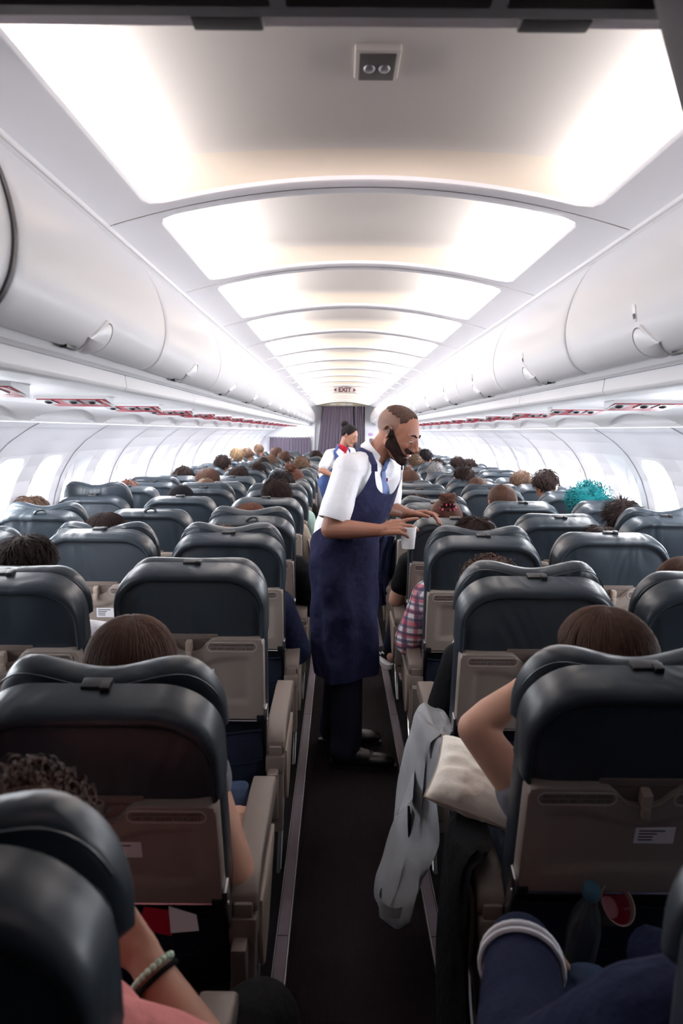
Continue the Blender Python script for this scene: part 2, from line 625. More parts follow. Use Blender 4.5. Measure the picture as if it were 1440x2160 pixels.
WIN_P, WIN_0, WZ0, WZ1, WW = 0.533, 1.62, 0.93, 1.415, 0.345
wins = [WIN_0 + WIN_P * k for k in range(27)]
for s, nm in ((-1, 'left'), (1, 'right')):
    zs = sorted(set([z for _, z in WP] + [WZ0, WZ1, 1.45, 1.53, 1.38, 1.31, 1.22, 1.12, 1.0]), reverse=True)
    ys = [Y0]
    for w in wins:
        ys += [w - WW / 2, w + WW / 2]
    ys += [Y1]
    m = MB()
    P = lambda y, z: (s * wall_x(z), y, z)
    for j in range(len(ys) - 1):
        for i in range(len(zs) - 1):
            ya, yb, za, zb = ys[j], ys[j + 1], zs[i], zs[i + 1]
            if j % 2 == 1 and za <= WZ1 + 1e-6 and zb >= WZ0 - 1e-6:
                continue
            m.add([P(ya, za), P(yb, za), P(yb, zb), P(ya, zb)], [(0, 1, 2, 3)])
    # grooves between the panels
    zz = [1.585 - 1.5 * k / 40 for k in range(41)]
    for k in range(0, 27, 2):
        yg = wins[k] - WIN_P / 2
        g = 0.004
        vs = []
        for z in zz:
            x = wall_x(z) - 0.0015
            vs += [(s * x, yg - g / 2, z), (s * x, yg + g / 2, z)]
        m.add(vs, [(2 * i, 2 * i + 1, 2 * i + 3, 2 * i + 2) for i in range(len(zz) - 1)], 1)
        vs = []
        for z in zz:
            x = wall_x(z) - 0.004
            vs += [(s * x, yg + g, z), (s * (x + .004), yg + g + 0.02, z)]
        m.add(vs, [(2 * i, 2 * i + 1, 2 * i + 3, 2 * i + 2) for i in range(len(zz) - 1)], 0)
    tag(m.obj('wall_' + nm, ['wall_white', 'seam_soft' if s < 0 else 'seam_soft'], angle=30), 'curved white cabin side wall on the %s' % nm, 'wall', kind='structure')

    # one window: flange to the rounded reveal, funnel, pane, half drawn shade
    def window_unit():
        zc, hh = (WZ0 + WZ1) / 2, (WZ1 - WZ0)
        n = 7
        rec = rrect_dense(WW, hh, 0.0005, n, 8, 0, zc)
        r0 = rrect_dense(WW - 0.02, hh - 0.02, 0.085, n, 8, 0, zc)
        r1 = rrect_dense(WW - 0.035, hh - 0.035, 0.085, n, 8, 0, zc)
        r2 = rrect_dense(0.27, 0.385, 0.10, n, 8, 0, zc - 0.01)
        r3 = rrect_dense(0.235, 0.345, 0.10, n, 8, 0, zc - 0.01)
        L = lambda loop, off: [(s * (wall_x(z) + off), y, z) for y, z in loop]
        f = MB()
        f.loft([L(rec, -0.0), L(r0, -0.001), L(r1, 0.006), L(r2, 0.05), L(r3, 0.055), L(r3, 0.075)], True, False)
        p = MB()
        n2 = 14
        vs, fs = [], []
        for i in range(n2 + 1):
            z = zc - 0.01 - 0.18 + 0.36 * i / n2
            x = s * (wall_x(z) + 0.068)
            vs += [(x, -0.125, z), (x, 0.125, z)]
        for i in range(n2):
            fs.append((2 * i, 2 * i + 1, 2 * i + 3, 2 * i + 2))
        p.add(vs, fs)
        return f.mesh('window_frame', 'reveal', angle=35), p.mesh('pane', 'window_pane')
    fm, pm = window_unit()
    sh = MB()
    vs, fs = [], []
    for i in range(9):
        z = 1.21 + 0.135 * i / 8
        vs += [(s * (wall_x(z) + 0.060), -0.122, z), (s * (wall_x(z) + 0.060), 0.122, z)]
    for i in range(8):
        fs.append((2 * i, 2 * i + 1, 2 * i + 3, 2 * i + 2))
    sh.add(vs, fs)
    sh.box(*sorted((s * (wall_x(1.21) + 0.052), s * (wall_x(1.21) + 0.062))), -0.12, 0.12, 1.204, 1.216, 0.003)
    shm = sh.mesh('shade', 'panel_white')
    for k, w in enumerate(wins):
        o = link('window_%d' % (k + 1 + (0 if s < 0 else 27)), fm, None, (0, w, 0))
        tag(o, '%s cabin window from the camera on the %s wall' % (ORD[k], nm), 'window', 'cabin windows of the %s wall' % nm, 'structure')
        link('pane', pm, o)
        if k % 5 in (1, 3):
            link('shade', shm, o)

# ------------------------------------------------------------------ valance, service channel and bins
for s, nm in ((-1, 'left'), (1, 'right')):
    m = MB()
    # smooth underside carrying the service units, bin lip to valance
    prof = [(0.728, 1.667), (0.80, 1.664), (0.87, 1.666), (0.885, 1.671), (1.175, 1.668), (1.19, 1.662), (1.28, 1.662), (1.345, 1.657)]
    vs, fs = [], []
    ysn = [Y0, Y1]
    for y in ysn:
        vs += [(s * x, y, z) for x, z in prof]
    n = len(prof)
    fs = [(i, i + 1, n + i + 1, n + i) for i in range(n - 1)]
    m.add(vs, fs)
    tag(m.obj('trim_%d' % (4 if s < 0 else 5), 'panel_white', angle=30), 'smooth white service channel under the %s overhead bins' % nm, 'trim', kind='structure')
    # valance with lens shaped scallops
    m = MB()
    per = 1.04
    y = 1.20 - 2 * per
    nv, nt_ = 16, 30
    while y < Y1 - 0.5:
        vs = []
        for i in range(nv + 1):
            v = i / nv
            bx = 1.345 + 0.107 * v + 0.012 * math.sin(PI * v)
            bz = 1.657 - 0.072 * v ** 1.3
            for j in range(nt_ + 1):
                t = j / nt_
                tt = (t - 0.08) / 0.84
                d = 0
                if 0 < tt < 1:
                    edge = 1 - 0.85 * math.sin(PI * tt) ** 0.7
                    q = (v - edge) / 0.14
                    d = max(0, min(1, q))
                    d = d * d * (3 - 2 * d)
                    d *= min(1, (1 - v) * 6 + 0.0) if v > 0.9 else 1
                vs.append((s * (bx + 0.030 * d), y + per * t, bz + 0.010 * d))
        fs = [(i * (nt_ + 1) + j, i * (nt_ + 1) + j + 1, (i + 1) * (nt_ + 1) + j + 1, (i + 1) * (nt_ + 1) + j) for i in range(nv) for j in range(nt_)]
        m.add(vs, fs)
        y += per
    m.box(*sorted((s * 1.449, s * 1.462)), Y0, Y1, 1.579, 1.588, 0.002)
    tag(m.obj('trim_%d' % (6 if s < 0 else 7), 'panel_white', angle=60), 'scalloped white air outlet strip above the %s windows' % nm, 'trim', kind='structure')

    # rail between the bins and the ceiling
    m = MB()
    m.prism([(s * 0.664, 2.062), (s * 0.684, 2.056), (s * 0.70, 2.08), (s * 0.668, 2.086)], 'y', Y0, Y1, 0.003)
    tag(m.obj('trim_%d' % (8 if s < 0 else 9), 'panel_white'), 'thin white rail between the ceiling and the %s bins' % nm, 'trim', kind='structure')

    # one bin: body, door, pull cup, lock, hand rail
    bp = [(0.688, 2.062), (0.668, 2.045), (0.640, 2.005), (0.615, 1.955), (0.598, 1.90), (0.591, 1.85), (0.596, 1.80), (0.612, 1.76), (0.634, 1.737), (0.658, 1.727)]
    # smooth the profile
    pr = [Vector((x, z, 0)) for x, z in bp]
    sp = []
    for i in range(len(pr) - 1):
        p0, p1, p2, p3 = pr[max(i - 1, 0)], pr[i], pr[i + 1], pr[min(i + 2, len(pr) - 1)]
        for k in range(4):
            t = k / 4
            q = 0.5 * ((2 * p1) + (p2 - p0) * t + (2 * p0 - 5 * p1 + 4 * p2 - p3) * t * t + (-p0 + 3 * p1 - 3 * p2 + p3) * t ** 3)
            sp.append((q.x, q.y))
    sp.append(bp[-1])
    g = 0.006
    L = 1.04

    def sect(y, off=0.0):
        out = []
        for i, (x, z) in enumerate(sp):
            a = sp[max(i - 1, 0)]
            b = sp[min(i + 1, len(sp) - 1)]
            nx_, nz_ = -(b[1] - a[1]), (b[0] - a[0])
            ln = math.hypot(nx_, nz_)
            out.append((s * (x + nx_ / ln * off * 1.0), y, z + nz_ / ln * off))
        return out
    door = MB()
    # outward normal of the profile points to the aisle: negative off pulls the skin back at the ends
    yy = [(g, 0.012), (g + 0.003, 0.004), (g + 0.010, 0.0)] + [(0.05 + 0.94 * k / 8, 0.0) for k in range(9)] + [(L - g - 0.010, 0.0), (L - g - 0.003, 0.004), (L - g, 0.012)]
    loops = [sect(y, o_) for y, o_ in yy]
    door.loft(loops, False, False)
    body = MB()
    body.loft([sect(0, 0.014), sect(L, 0.014)], False, False, mi=1)
    # end rib, wide smooth strip beside the joint
    body.loft([sect(-0.001, 0.013), sect(-0.001, 0.001), sect(0.004, 0.0025), sect(0.004, 0.013)], False, False, 0)
    # underside: shadow gap, trough, end blocks
    body.loft([[(s * 0.656, y, 1.731), (s * 0.672, y, 1.735), (s * 0.684, y, 1.716), (s * 0.712, y, 1.712)] for y in (0, L)], False, False, 0)
    rail = MB()
    rail.prism([(s * 0.706, 1.676), (s * 0.712, 1.666), (s * 0.730, 1.662), (s * 0.734, 1.672), (s * 0.728, 1.70), (s * 0.712, 1.712)], 'y', 0.002, L - 0.002, 0.003)
    # teardrop pull: raised bezel and cup with a pointed tail
    hdl = MB()
    yc = 0.50

    arc = [0.0]
    for i in range(len(sp) - 1, 0, -1):
        arc.append(arc[-1] + math.hypot(sp[i][0] - sp[i - 1][0], sp[i][1] - sp[i - 1][1]))

    def skin(u, q, off):
        # u along the cabin, q = distance up the door skin from its lower edge
        n_ = len(sp) - 1
        if q <= 0:
            i, t = 0, q / (arc[1] - arc[0])
        else:
            i = max(k for k in range(n_) if arc[k] <= q)
            t = (q - arc[i]) / (arc[i + 1] - arc[i])
        pa, pb = sp[n_ - i], sp[n_ - i - 1]
        x, z = pa[0] + (pb[0] - pa[0]) * t, pa[1] + (pb[1] - pa[1]) * t
        tx, tz = pb[0] - pa[0], pb[1] - pa[1]
        ln = math.hypot(tx, tz)
        return (s * (x - tz / ln * off), u, z + tx / ln * off)
    tear = []
    for k in range(28):
        a = 2 * PI * k / 28
        du = math.cos(a)
        w = 0.036 * math.sin(a) * (1.0 if du > -0.2 else max(0.0, 1 - ((-0.2 - du) / 0.8) ** 1.3 * 0.95))
        tear.append((0.046 * du * (1 if du > 0 else 1.35), w * 1.25))

    def tl(k, off, cz=0.047):
        return [skin(yc + u * k, cz + w * k, off) for u, w in tear]
    hdl.loft([tl(1.14, -0.002), tl(1.11, 0.005), tl(1.0, 0.007)], True, False, 1)
    hdl.loft([tl(1.0, 0.007), tl(0.985, 0.002), tl(0.965, 0.002)], True, False, 0)
    hdl.loft([tl(0.965, 0.002), tl(0.95, 0.006), tl(0.7, 0.010), tl(0.35, 0.012), tl(0.02, 0.0125)], True, False, 1)
    dark = MB()
    dark.box(*sorted((s * 0.648, s * 0.664)), yc - 0.115, yc - 0.055, 1.722, 1.732, 0.003)
    lock = MB()
    lz = 0.125
    lp = rrect(0.020, 0.040, 0.0095, 5)
    lock.loft([[skin(yc + u + 0.01, lz + w, o_) for u, w in lp] for o_ in (-0.002, 0.0015)], True, True)
    lp2 = rrect(0.010, 0.013, 0.004, 4)
    lock.loft([[skin(yc + u + 0.01, lz - 0.007 + w, o_) for u, w in lp2] for o_ in (0.0012, 0.0022)], True, True, mi=1)
    meshes = dict(body=body.mesh('bin_body', ['panel_white', 'seam']), door=door.mesh('door', 'bin_white', angle=60), rail=rail.mesh('hand_rail', 'panel_white'),
                  handle=hdl.mesh('handle', ['seam_soft', 'bin_white'], angle=50), slot=dark.mesh('latch_slot', 'black_plastic'), lock=lock.mesh('lock', ['silver', 'black_plastic']))
    pl = MB()
    vs, fs = text_mesh('21\n22', 0.028)
    pl.add([(s * 0, v.y, v.z) for v in vs], fs)
    for k in range(-2, 15):
        r = empty('overhead_bin', (0, 1.20 + L * k, 0))
        pos = 'partly above the camera on the %s' % nm if k < 0 else '%s from the camera on the %s side' % (ORD[k], nm)
        if k == -1:
            pos = 'nearest on the %s, cut off by the frame' % nm
        if k == -2:
            pos = 'behind the divider beam on the %s side' % nm
        tag(r, 'closed glossy white overhead bin, ' + pos, 'overhead bin', 'overhead bins')
        link('bin_body', meshes['body'], r)
        d = link('door', meshes['door'], r)
        link('handle', meshes['handle'], d)
        link('latch_slot', meshes['slot'], d)
        if s > 0:
            link('lock', meshes['lock'], d)
        link('hand_rail', meshes['rail'], r)
    if s < 0:
        m = MB()
        m.loft([sect(1.185, -0.004 + 0.0), sect(1.198, -0.004)], False, False)
        m.loft([sect(1.183, 0.012), sect(1.183, -0.004)], False, False)
        tag(m.obj('trim_10', 'dark_plastic'), 'dark rubber joint strip between the two closest left bins', 'trim', kind='structure')

# service units with reading lamps, one per seat row on each side
for s, nm in ((-1, 'left'), (1, 'right')):
    u = MB()
    T = Matrix.Translation((0, 0, 0))
    # local: x across (0 at centre), y along; tilted so the rear edge hangs lower towards the aisle viewer
    def tp(x, y, z):
        return (x, y, z - 0.040 * (y + 0.09) / 0.18)
    body = MB()
    b = bmesh.new()
    pts = [(-0.130, -0.085), (0.130, -0.085), (0.108, 0.085), (-0.108, 0.085)]
    lo = [b.verts.new((x, y, 0.004 - 0.02 * (y + .085) / .17)) for x, y in pts]
    hi = [b.verts.new((x, y, 0.03)) for x, y in pts]
    b.faces.new(lo)
    for i in range(4):
        b.faces.new((lo[i], lo[(i + 1) % 4], hi[(i + 1) % 4], hi[i]))
    b.verts.index_update()
    body.bm(b)
    bar = MB()
    zt = lambda y: 0.004 - 0.02 * (y + .085) / .17
    def slab(mb, x0, x1, y0, y1, off, mi=0, sk=0.0):
        th = 0.003
        vs = [(x0, y0, zt(y0) - off), (x1, y0, zt(y0) - off), (x1 - sk, y1, zt(y1) - off), (x0 + sk, y1, zt(y1) - off)]
        vs2 = [(a, b_, c + th) for a, b_, c in vs]
        mb.add(vs + vs2, [(0, 1, 2, 3), (0, 1, 5, 4), (1, 2, 6, 5), (2, 3, 7, 6), (3, 0, 4, 7)], mi)
    slab(bar, -0.122, 0.122, -0.080, 0.080, 0.003, 0, 0.02)
    marks = MB()
    slab(marks, 0.108 if s < 0 else -0.112, 0.112 if s < 0 else -0.108, -0.078, 0.075, 0.0048)
    num = MB()
    lamps = MB()
    for x in (-0.095, -0.005, 0.062):
        slab(lamps, x - 0.026, x + 0.026, -0.078, 0.005, 0.006)
        lamps.ell((x, -0.035, zt(-0.035) - 0.006), (0.014, 0.018, 0.006), seg=12, rings=8, mi=1)
    bodym, barm, marksm, lampm = body.mesh('housing', 'panel_white', smooth=False), bar.mesh('red_strip', 'red_strip', smooth=False), marks.mesh('marks', 'white_mark', smooth=False), lamps.mesh('reading_lamps', ['silver', 'dark_plastic'])
    for k in range(-1, 18):
        r = empty('service_unit', (s * 1.035, 1.99 + 0.78 * k, 1.655))
        tag(r, 'red passenger service unit with reading lamps, %s from the camera under the %s bins' % (ORD[k + 1], nm), 'reading light unit', 'service units under the %s bins' % nm)
        link('housing', bodym, r)
        b_ = link('red_strip', barm, r)
        link('marks', marksm, b_)
        link('reading_lamps', lampm, r)
        if k < 4:
            t = MB()
            for (tx, body_t) in ((0.122 * (1 if s < 0 else -1), str(20 + 0 * k + (k + 1))), (0.075 * (1 if s < 0 else -1), 'C' if s < 0 else 'D')):
                vs, fs = text_mesh(body_t, 0.045)
                t.add([(tx + v.x * 0.5, v.y * 1.6 * 1 + 0.02, zt(v.y) - 0.0065 - v.z) for v in vs], fs)
            t.obj('seat_number', 'white_mark', b_, smooth=False)

# emergency light in the first cove
m = MB()
m.box(-0.042, 0.042, 1.350, 1.468, 2.232, 2.25, 0.006)
r = m.obj('emergency_light', 'ceiling_dome')
r.location = (-0.010, -0.005, -0.002)
tag(r, 'small square emergency light with a beige bezel in the nearest ceiling cove', 'light')
m = MB()
m.box(-0.034, 0.034, 1.360, 1.458, 2.228, 2.236, 0.003)
o = m.obj('grey_panel', 'lamp_grey', r)
m = MB()
for x in (-0.014, 0.014):
    m.ell((x, 1.41, 2.228), (0.011, 0.016, 0.004), seg=14, rings=8)
m.obj('lens', 'silver', o)

# exit sign hanging across the cabin
r = empty('exit_sign', (0.0, 10.6, 2.146))
tag(r, 'small hanging exit sign with dark red letters and arrows over the aisle', 'sign')
m = MB()
m.box(-0.16, 0.16, 0.0, 0.03, -0.055, 0.065, 0.004)
b = m.obj('sign_body', 'exit_white', r)
m = MB()
vs, fs = text_mesh('EXIT', 0.088, bold=0.0035)
m.add([(v.x, -0.002 - v.z, v.y - 0.012) for v in vs], fs)
vs, fs = text_mesh('SALIDA', 0.030, bold=0.001)
m.add([(v.x, -0.002 - v.z, v.y + 0.042) for v in vs], fs)
for s in (-1, 1):
    m.prism([(s * 0.118, 0.016), (s * 0.154, -0.012), (s * 0.118, -0.040)], 'y', -0.003, 0.0)
m.obj('lettering', 'exit_red', b, smooth=False)

# ------------------------------------------------------------------ front end of the cabin
YE = 16.25
m = MB()
m.box(-2.0, -0.44, YE + 0.06, YE + 0.10, 0, 2.3)
m.box(0.52, 2.0, YE + 0.06, YE + 0.10, 0, 2.3)
m.box(-0.64, 0.52, YE + 0.06, YE + 0.10, 2.13, 2.3)
m.box(-0.66, -0.60, YE + 0.0, YE + 0.06, 0, 2.13)
m.box(0.48, 0.52, YE + 0.0, YE + 0.06, 0, 2.13)
tag(m.obj('wall_front', 'wall_white', smooth=False), 'white bulkhead at the far end of the cabin', 'wall', kind='structure')
m = MB()
m.box(-2, 2, YE + 1.6, YE + 1.65, 0, 2.3)
tag(m.obj('wall_front', 'wall_white', smooth=False), 'galley wall behind the far curtain', 'wall', kind='structure')
m = MB()
m.box(-0.62, 0.50, YE - 0.06, YE, 2.09, 2.17, 0.006)
for x in (-0.2, 0.02, 0.16):
    m.box(x - 0.07, x + 0.05, YE - 0.064, YE - 0.058, 2.118, 2.145, 0.001, 1)
tag(m.obj('trim_11', ['header_yellow', 'panel_white']), 'beige header box above the far curtain', 'trim', kind='structure')
m = MB()
pa = math.pi
m.box(-1.20, -0.80, YE + 0.045, YE + 0.058, 1.44, 1.64, 0.004)
tag(m.obj('light_panel', 'light_panel'), 'bright white panel on the far bulkhead left of the curtain', 'light panel')
m = MB()
m.box(0.56, 0.66, YE + 0.045, YE + 0.058, 1.46, 1.52, 0.002)
tag(m.obj('wall_sign', 'violet_sign'), 'small violet sign on the far bulkhead right of the curtain', 'sign')


def curtain(x0t, x1t, x0b, x1b, z0, z1, y, amp, freq, label, seed=0):
    m = MB()
    nx, nz = 140, 14
    rnd = random.Random(seed)
    ph = [rnd.uniform(0, 6) for _ in range(3)]
    front, back = [], []
    for j in range(nz + 1):
        t = j / nz
        z = z1 + (z0 - z1) * t
        for i in range(nx + 1):
            u = i / nx
            a = x0t + (x1t - x0t) * u
            b = x0b + (x1b - x0b) * u
            x = a + (b - a) * t
            yy = y + amp * (math.sin(freq * u * 2 * PI + ph[0]) + 0.4 * math.sin(freq * 1.7 * u * 2 * PI + ph[1] + t)) * (0.6 + 0.4 * t)
            zt_ = z + (0.006 * math.sin(freq * u * 2 * PI) if j == 0 else 0)
            front.append((x, yy, zt_))
            back.append((x, yy + 0.004, zt_))
    n = len(front)
    fs = []
    for j in range(nz):
        for i in range(nx):
            a = j * (nx + 1) + i
            fs.append((a, a + 1, a + nx + 2, a + nx + 1))
            fs.append((n + a, n + a + nx + 1, n + a + nx + 2, n + a + 1))
    m.add(front + back, fs)
    o = m.obj('curtain', 'curtain', normals=False, angle=80)
    tag(o, label, 'curtain')
    return o


curtain(-0.44, 0.22, -0.62, 0.26, 0.06, 2.09, YE - 0.10, 0.020, 11, 'wide purple-grey pleated curtain closing the aisle at the far end', 1)
curtain(0.25, 0.44, 0.28, 0.50, 0.06, 2.09, YE - 0.10, 0.020, 4, 'narrow purple-grey curtain panel at the right of the far aisle', 2)
curtain(-1.56, -0.68, -1.56, -0.68, 0.5, 1.41, YE - 0.12, 0.012, 14, 'low purple-grey pleated curtain behind the far left seats', 3)
m = MB()
m.tube([(-1.6, YE - 0.12, 1.42), (-0.64, YE - 0.12, 1.42)], 0.008)
tag(m.obj('curtain_rail', 'steel'), 'thin rail carrying the low left curtain', 'rail')
m = MB()
m.tube([(-0.62, YE - 0.10, 2.098), (0.50, YE - 0.10, 2.098)], 0.008)
tag(m.obj('curtain_rail', 'steel'), 'thin rail carrying the tall aisle curtains', 'rail')

# ------------------------------------------------------------------ the seats
LEAN = math.radians(9.6)
PIV = (0, 0.12, 0.45)


def outline(w, u0, u1, rt, rb, n=9, bulge=0.0):
    pts = rrect(w, u1 - u0, rb, n, 0, (u0 + u1) / 2, rt)
    if bulge:
        pts = [(x * (1 + bulge * math.sin(PI * min(1, max(0, (u - u0) / (u1 - u0)))) ** 1.0), u + (0.010 * math.cos(PI * x / w) if u > (u0 + u1) / 2 else 0)) for x, u in pts]
    return pts


def inset(pts, d):
    """shrink a convex loop by d"""
    n = len(pts)
    out = []
    for i in range(n):
        a, b, c = Vector(pts[i - 1]), Vector(pts[i]), Vector(pts[(i + 1) % n])
        t = (c - a)
        if t.length < 1e-9:
            out.append(pts[i])
            continue
        nrm = Vector((t.y, -t.x)).normalized()
        p = b - nrm * d
        out.append((p.x, p.y))
    return out


def lp(pts, v, u_off=0):
    return [(x, v, u + u_off) for x, u in pts]


def seat_parts():
    P = {}
    rnd = random.Random(5)
    # rear leather cover: fat rolled rim and a slightly sunk field
    UB, UT = 0.478, 0.692
    o = outline(0.462, UB, UT, 0.115, 0.012, 12, 0.0)

    def shr(d):
        return [(x * (1 - 0.55 * d / 0.231), UB + (u - UB) * (1 - d / (UT - UB))) for x, u in o]
    m = MB()
    loops = [lp(o, 0.075), lp(o, 0.045), lp(shr(0.001), 0.020), lp(shr(0.006), 0.006), lp(shr(0.014), -0.003), lp(shr(0.023), -0.005),
             lp(shr(0.031), -0.001), lp(shr(0.036), 0.007), lp(shr(0.040), 0.0085), lp(shr(0.055), 0.006), lp(shr(0.080), 0.003), lp(shr(0.110), 0.001), lp(shr(0.150), 0.0005)]
    m.loft(loops, True, True)
    P['rear_cover'] = m.mesh('rear_cover', 'leather', angle=60)
    m = MB()
    oi = shr(0.0375)
    k0 = [i for i, (x, u) in enumerate(oi) if u > 0.52]
    pts = [(x, 0.0050, u) for x, u in [oi[i] for i in k0]]
    m.tube(pts, 0.0016, 5)
    P['piping'] = m.mesh('piping', 'piping')
    # backrest body
    o = outline(0.452, -0.04, 0.66, 0.10, 0.03, 6)
    m = MB()
    m.loft([lp(inset(o, 0.02), 0.010), lp(inset(o, 0.006), 0.020), lp(o, 0.04), lp(o, 0.085), lp(inset(o, 0.012), 0.115), lp(inset(o, 0.05), 0.130)], True, True)
    P['backrest'] = m.mesh('backrest', 'leather_body', angle=60)
    # headrest with curled wings: flat or flexed
    for name, amp, wing in (('flat', 0.003, 0.010), ('wavy', 0.022, 0.032)):
        m = MB()
        N = 40
        def top(x):
            q = abs(x) / 0.225
            z = 0.676 + amp * (math.sin(min(1, q / 0.62) * PI / 2) ** 2) * 1.0
            if q > 0.62:
                z -= (0.10 + amp) * (1 - math.sqrt(max(0, 1 - ((q - 0.62) / 0.38) ** 2)))
            return z
        loops = []
        for i in range(N + 1):
            t = i / N
            x = -0.225 * math.cos(PI * t)
            zt = top(x)
            zb = 0.48 + 0.02 * (abs(x) / 0.225) ** 3
            q = abs(x) / 0.225
            vf = 0.150 + wing * q ** 2.2
            vr = 0.082 + wing * 0.8 * q ** 2.2
            th = (vf - vr)
            e = math.sqrt(max(0.0, 1 - q ** 6)) * 0.92 + 0.08
            mid = (vf + vr) / 2
            loop = []
            for k in range(16):
                a = 2 * PI * k / 16
                cv, cu = math.cos(a), math.sin(a)
                sv = math.copysign(abs(cv) ** 0.7, cv)
                su = math.copysign(abs(cu) ** 0.45, cu)
                loop.append((x, mid + sv * th / 2 * e, (zt + zb) / 2 + su * (zt - zb) / 2 * (0.35 + 0.65 * e)))
            loops.append(loop)
        m.loft(loops, True, True)
        m.tube([(-0.225 * math.cos(PI * i / N) * 0.97, 0.079 + wing * 0.8 * abs(math.cos(PI * i / N)) ** 2.2 + 0.006, top(-0.225 * math.cos(PI * i / N) * .97) - 0.012) for i in range(2, N - 1)], 0.002, 5)
        P['headrest_' + name] = m.mesh('headrest', 'leather', angle=60)
    m = MB()
    m.box(-0.028, 0.028, 0.058, 0.084, 0.684, 0.699, 0.004)
    m.box(0.010, 0.028, 0.050, 0.070, 0.690, 0.704, 0.003)
    P['strap'] = m.mesh('strap', 'black_plastic')
    m = MB()
    m.tube([(0.02 + 0.026 * math.cos(a), 0.02 + 0.03 * math.sin(a * 2) * 0.3, 0.690 + 0.020 * math.sin(a)) for a in [PI * k / 10 for k in range(11)]], 0.0075, 6)
    P['strap_loop'] = m.mesh('strap', 'leather')
    # tray table: slab with a dip at the top middle, a framed relief and a lip
    TW, T0, T1 = 0.446, 0.222, 0.486
    def tray_outline(d=0.0):
        top = []
        n = 24
        for i in range(n + 1):
            x = (TW / 2 - 0.020) * (1 - 2 * i / n)
            dip = 0.045 * math.exp(-(x / 0.052) ** 4)
            top.append((x, T1 - dip))
        pts = [(-TW / 2, T0 + 0.01), (-TW / 2 + 0.01, T0), (TW / 2 - 0.01, T0), (TW / 2, T0 + 0.01), (TW / 2, T1 - 0.018), (TW / 2 - 0.006, T1 - 0.005)] + top + [(-TW / 2 + 0.006, T1 - 0.005), (-TW / 2, T1 - 0.018)]
        return pts
    o = tray_outline()
    cx0 = (0, (T0 + T1) / 2)
    sc_ = lambda f: [((x) * f, cx0[1] + (u - cx0[1]) * f) for x, u in o]
    m = MB()
    m.loft([lp(o, 0.016), lp(o, -0.010), lp(sc_(0.988), -0.016), lp(sc_(0.972), -0.017)], True, False)
    # face as a height field so the recess is soft
    nx, nu = 44, 26
    vs = []
    for j in range(nu + 1):
        for i in range(nx + 1):
            a = -1 + 2 * i / nx
            b = j / nu
            x = a * TW / 2 * 0.972
            dip = 0.045 * math.exp(-(x / 0.052) ** 4)
            ub, ut = cx0[1] + (T0 - cx0[1]) * 0.972, cx0[1] + (T1 - dip - cx0[1]) * 0.972
            u = ub + (ut - ub) * b
            # recess: below a curved brow, above a curved lip
            brow = 0.432 - 0.034 * math.exp(-(x / 0.075) ** 2) - 0.006 * abs(a) ** 3
            lip = 0.268 + 0.014 * (1 - a * a)
            f = min(max((brow - u) / 0.014, 0), 1) * min(max((u - lip) / 0.010, 0), 1) * min(max((0.84 - abs(a)) / 0.05, 0), 1)
            f = f * f * (3 - 2 * f)
            vs.append((x, -0.017 + 0.007 * f, u))
    m.add(vs, [(j * (nx + 1) + i, j * (nx + 1) + i + 1, (j + 1) * (nx + 1) + i + 1, (j + 1) * (nx + 1) + i) for j in range(nu) for i in range(nx)])
    P['tray_table'] = m.mesh('tray_table', 'tray_beige', angle=45)
    # bay behind the dip with the latch
    m = MB()
    m.box(-0.085, 0.085, -0.004, 0.012, 0.425, 0.494, 0.004)
    P['latch_bay'] = m.mesh('latch_bay', 'taupe')
    m = MB()
    m.box(-0.010, 0.010, -0.030, -0.004, 0.446, 0.480, 0.006, 0)
    m.box(-0.008, 0.008, -0.034, -0.020, 0.424, 0.452, 0.005, 0)
    P['latch'] = m.mesh('latch', 'cream_plastic')
    # placards
    for nm, x, l1, l2 in (('belt', -0.128, 'ABROCHE EL CINTURON AL ESTAR SENTADO', 'FASTEN SEAT BELT WHILE SEATED'),
                          ('vest', 0.128, 'CHALECO SALVAVIDAS BAJO SU ASIENTO', 'LIFE VEST UNDER YOUR SEAT')):
        m = MB()
        ro = rrect(0.150, 0.031, 0.0145, 6, x, 0.4605)
        ri = rrect(0.144, 0.025, 0.012, 6, x, 0.4605)
        m.loft([lp(ro, -0.0165), lp(ro, -0.0185), lp(ri, -0.0185), lp(ri, -0.0175)], True, False)
        m.loft([lp(ri, -0.0175), lp([(x, 0.4605)] * len(ri), -0.0175)], True, False, 1)
        P['placard_' + nm] = m.mesh('placard', ['placard_rim', 'placard'], angle=30)
        t = MB()
        for ln, uu, sz in ((l1, 0.4662, 0.0090), (l2, 0.4552, 0.0096)):
            vs, fs = text_mesh(ln, sz, extrude=0.0001)
            wmax = max(v.x for v in vs) - min(v.x for v in vs)
            f = min(1.0, 0.130 / wmax)
            t.add([(x + v.x * f, -0.0180 - v.z, uu + v.y) for v in vs], fs)
        P['text_' + nm] = t.mesh('placard_text', 'placard_text', smooth=False)
    # service sticker in the tray recess (small printed lines)
    m = MB()
    m.box(-0.005, 0.072, -0.0112, -0.0098, 0.345, 0.385, 0.0004, 0)
    for k, w in enumerate((0.05, 0.035, 0.028, 0.028)):
        m.box(0.002, 0.002 + w, -0.0118, -0.0110, 0.376 - 0.0075 * k, 0.3785 - 0.0075 * k, 0, 1)
    P['sticker'] = m.mesh('sticker', ['sticker', 'placard_text'], smooth=False)
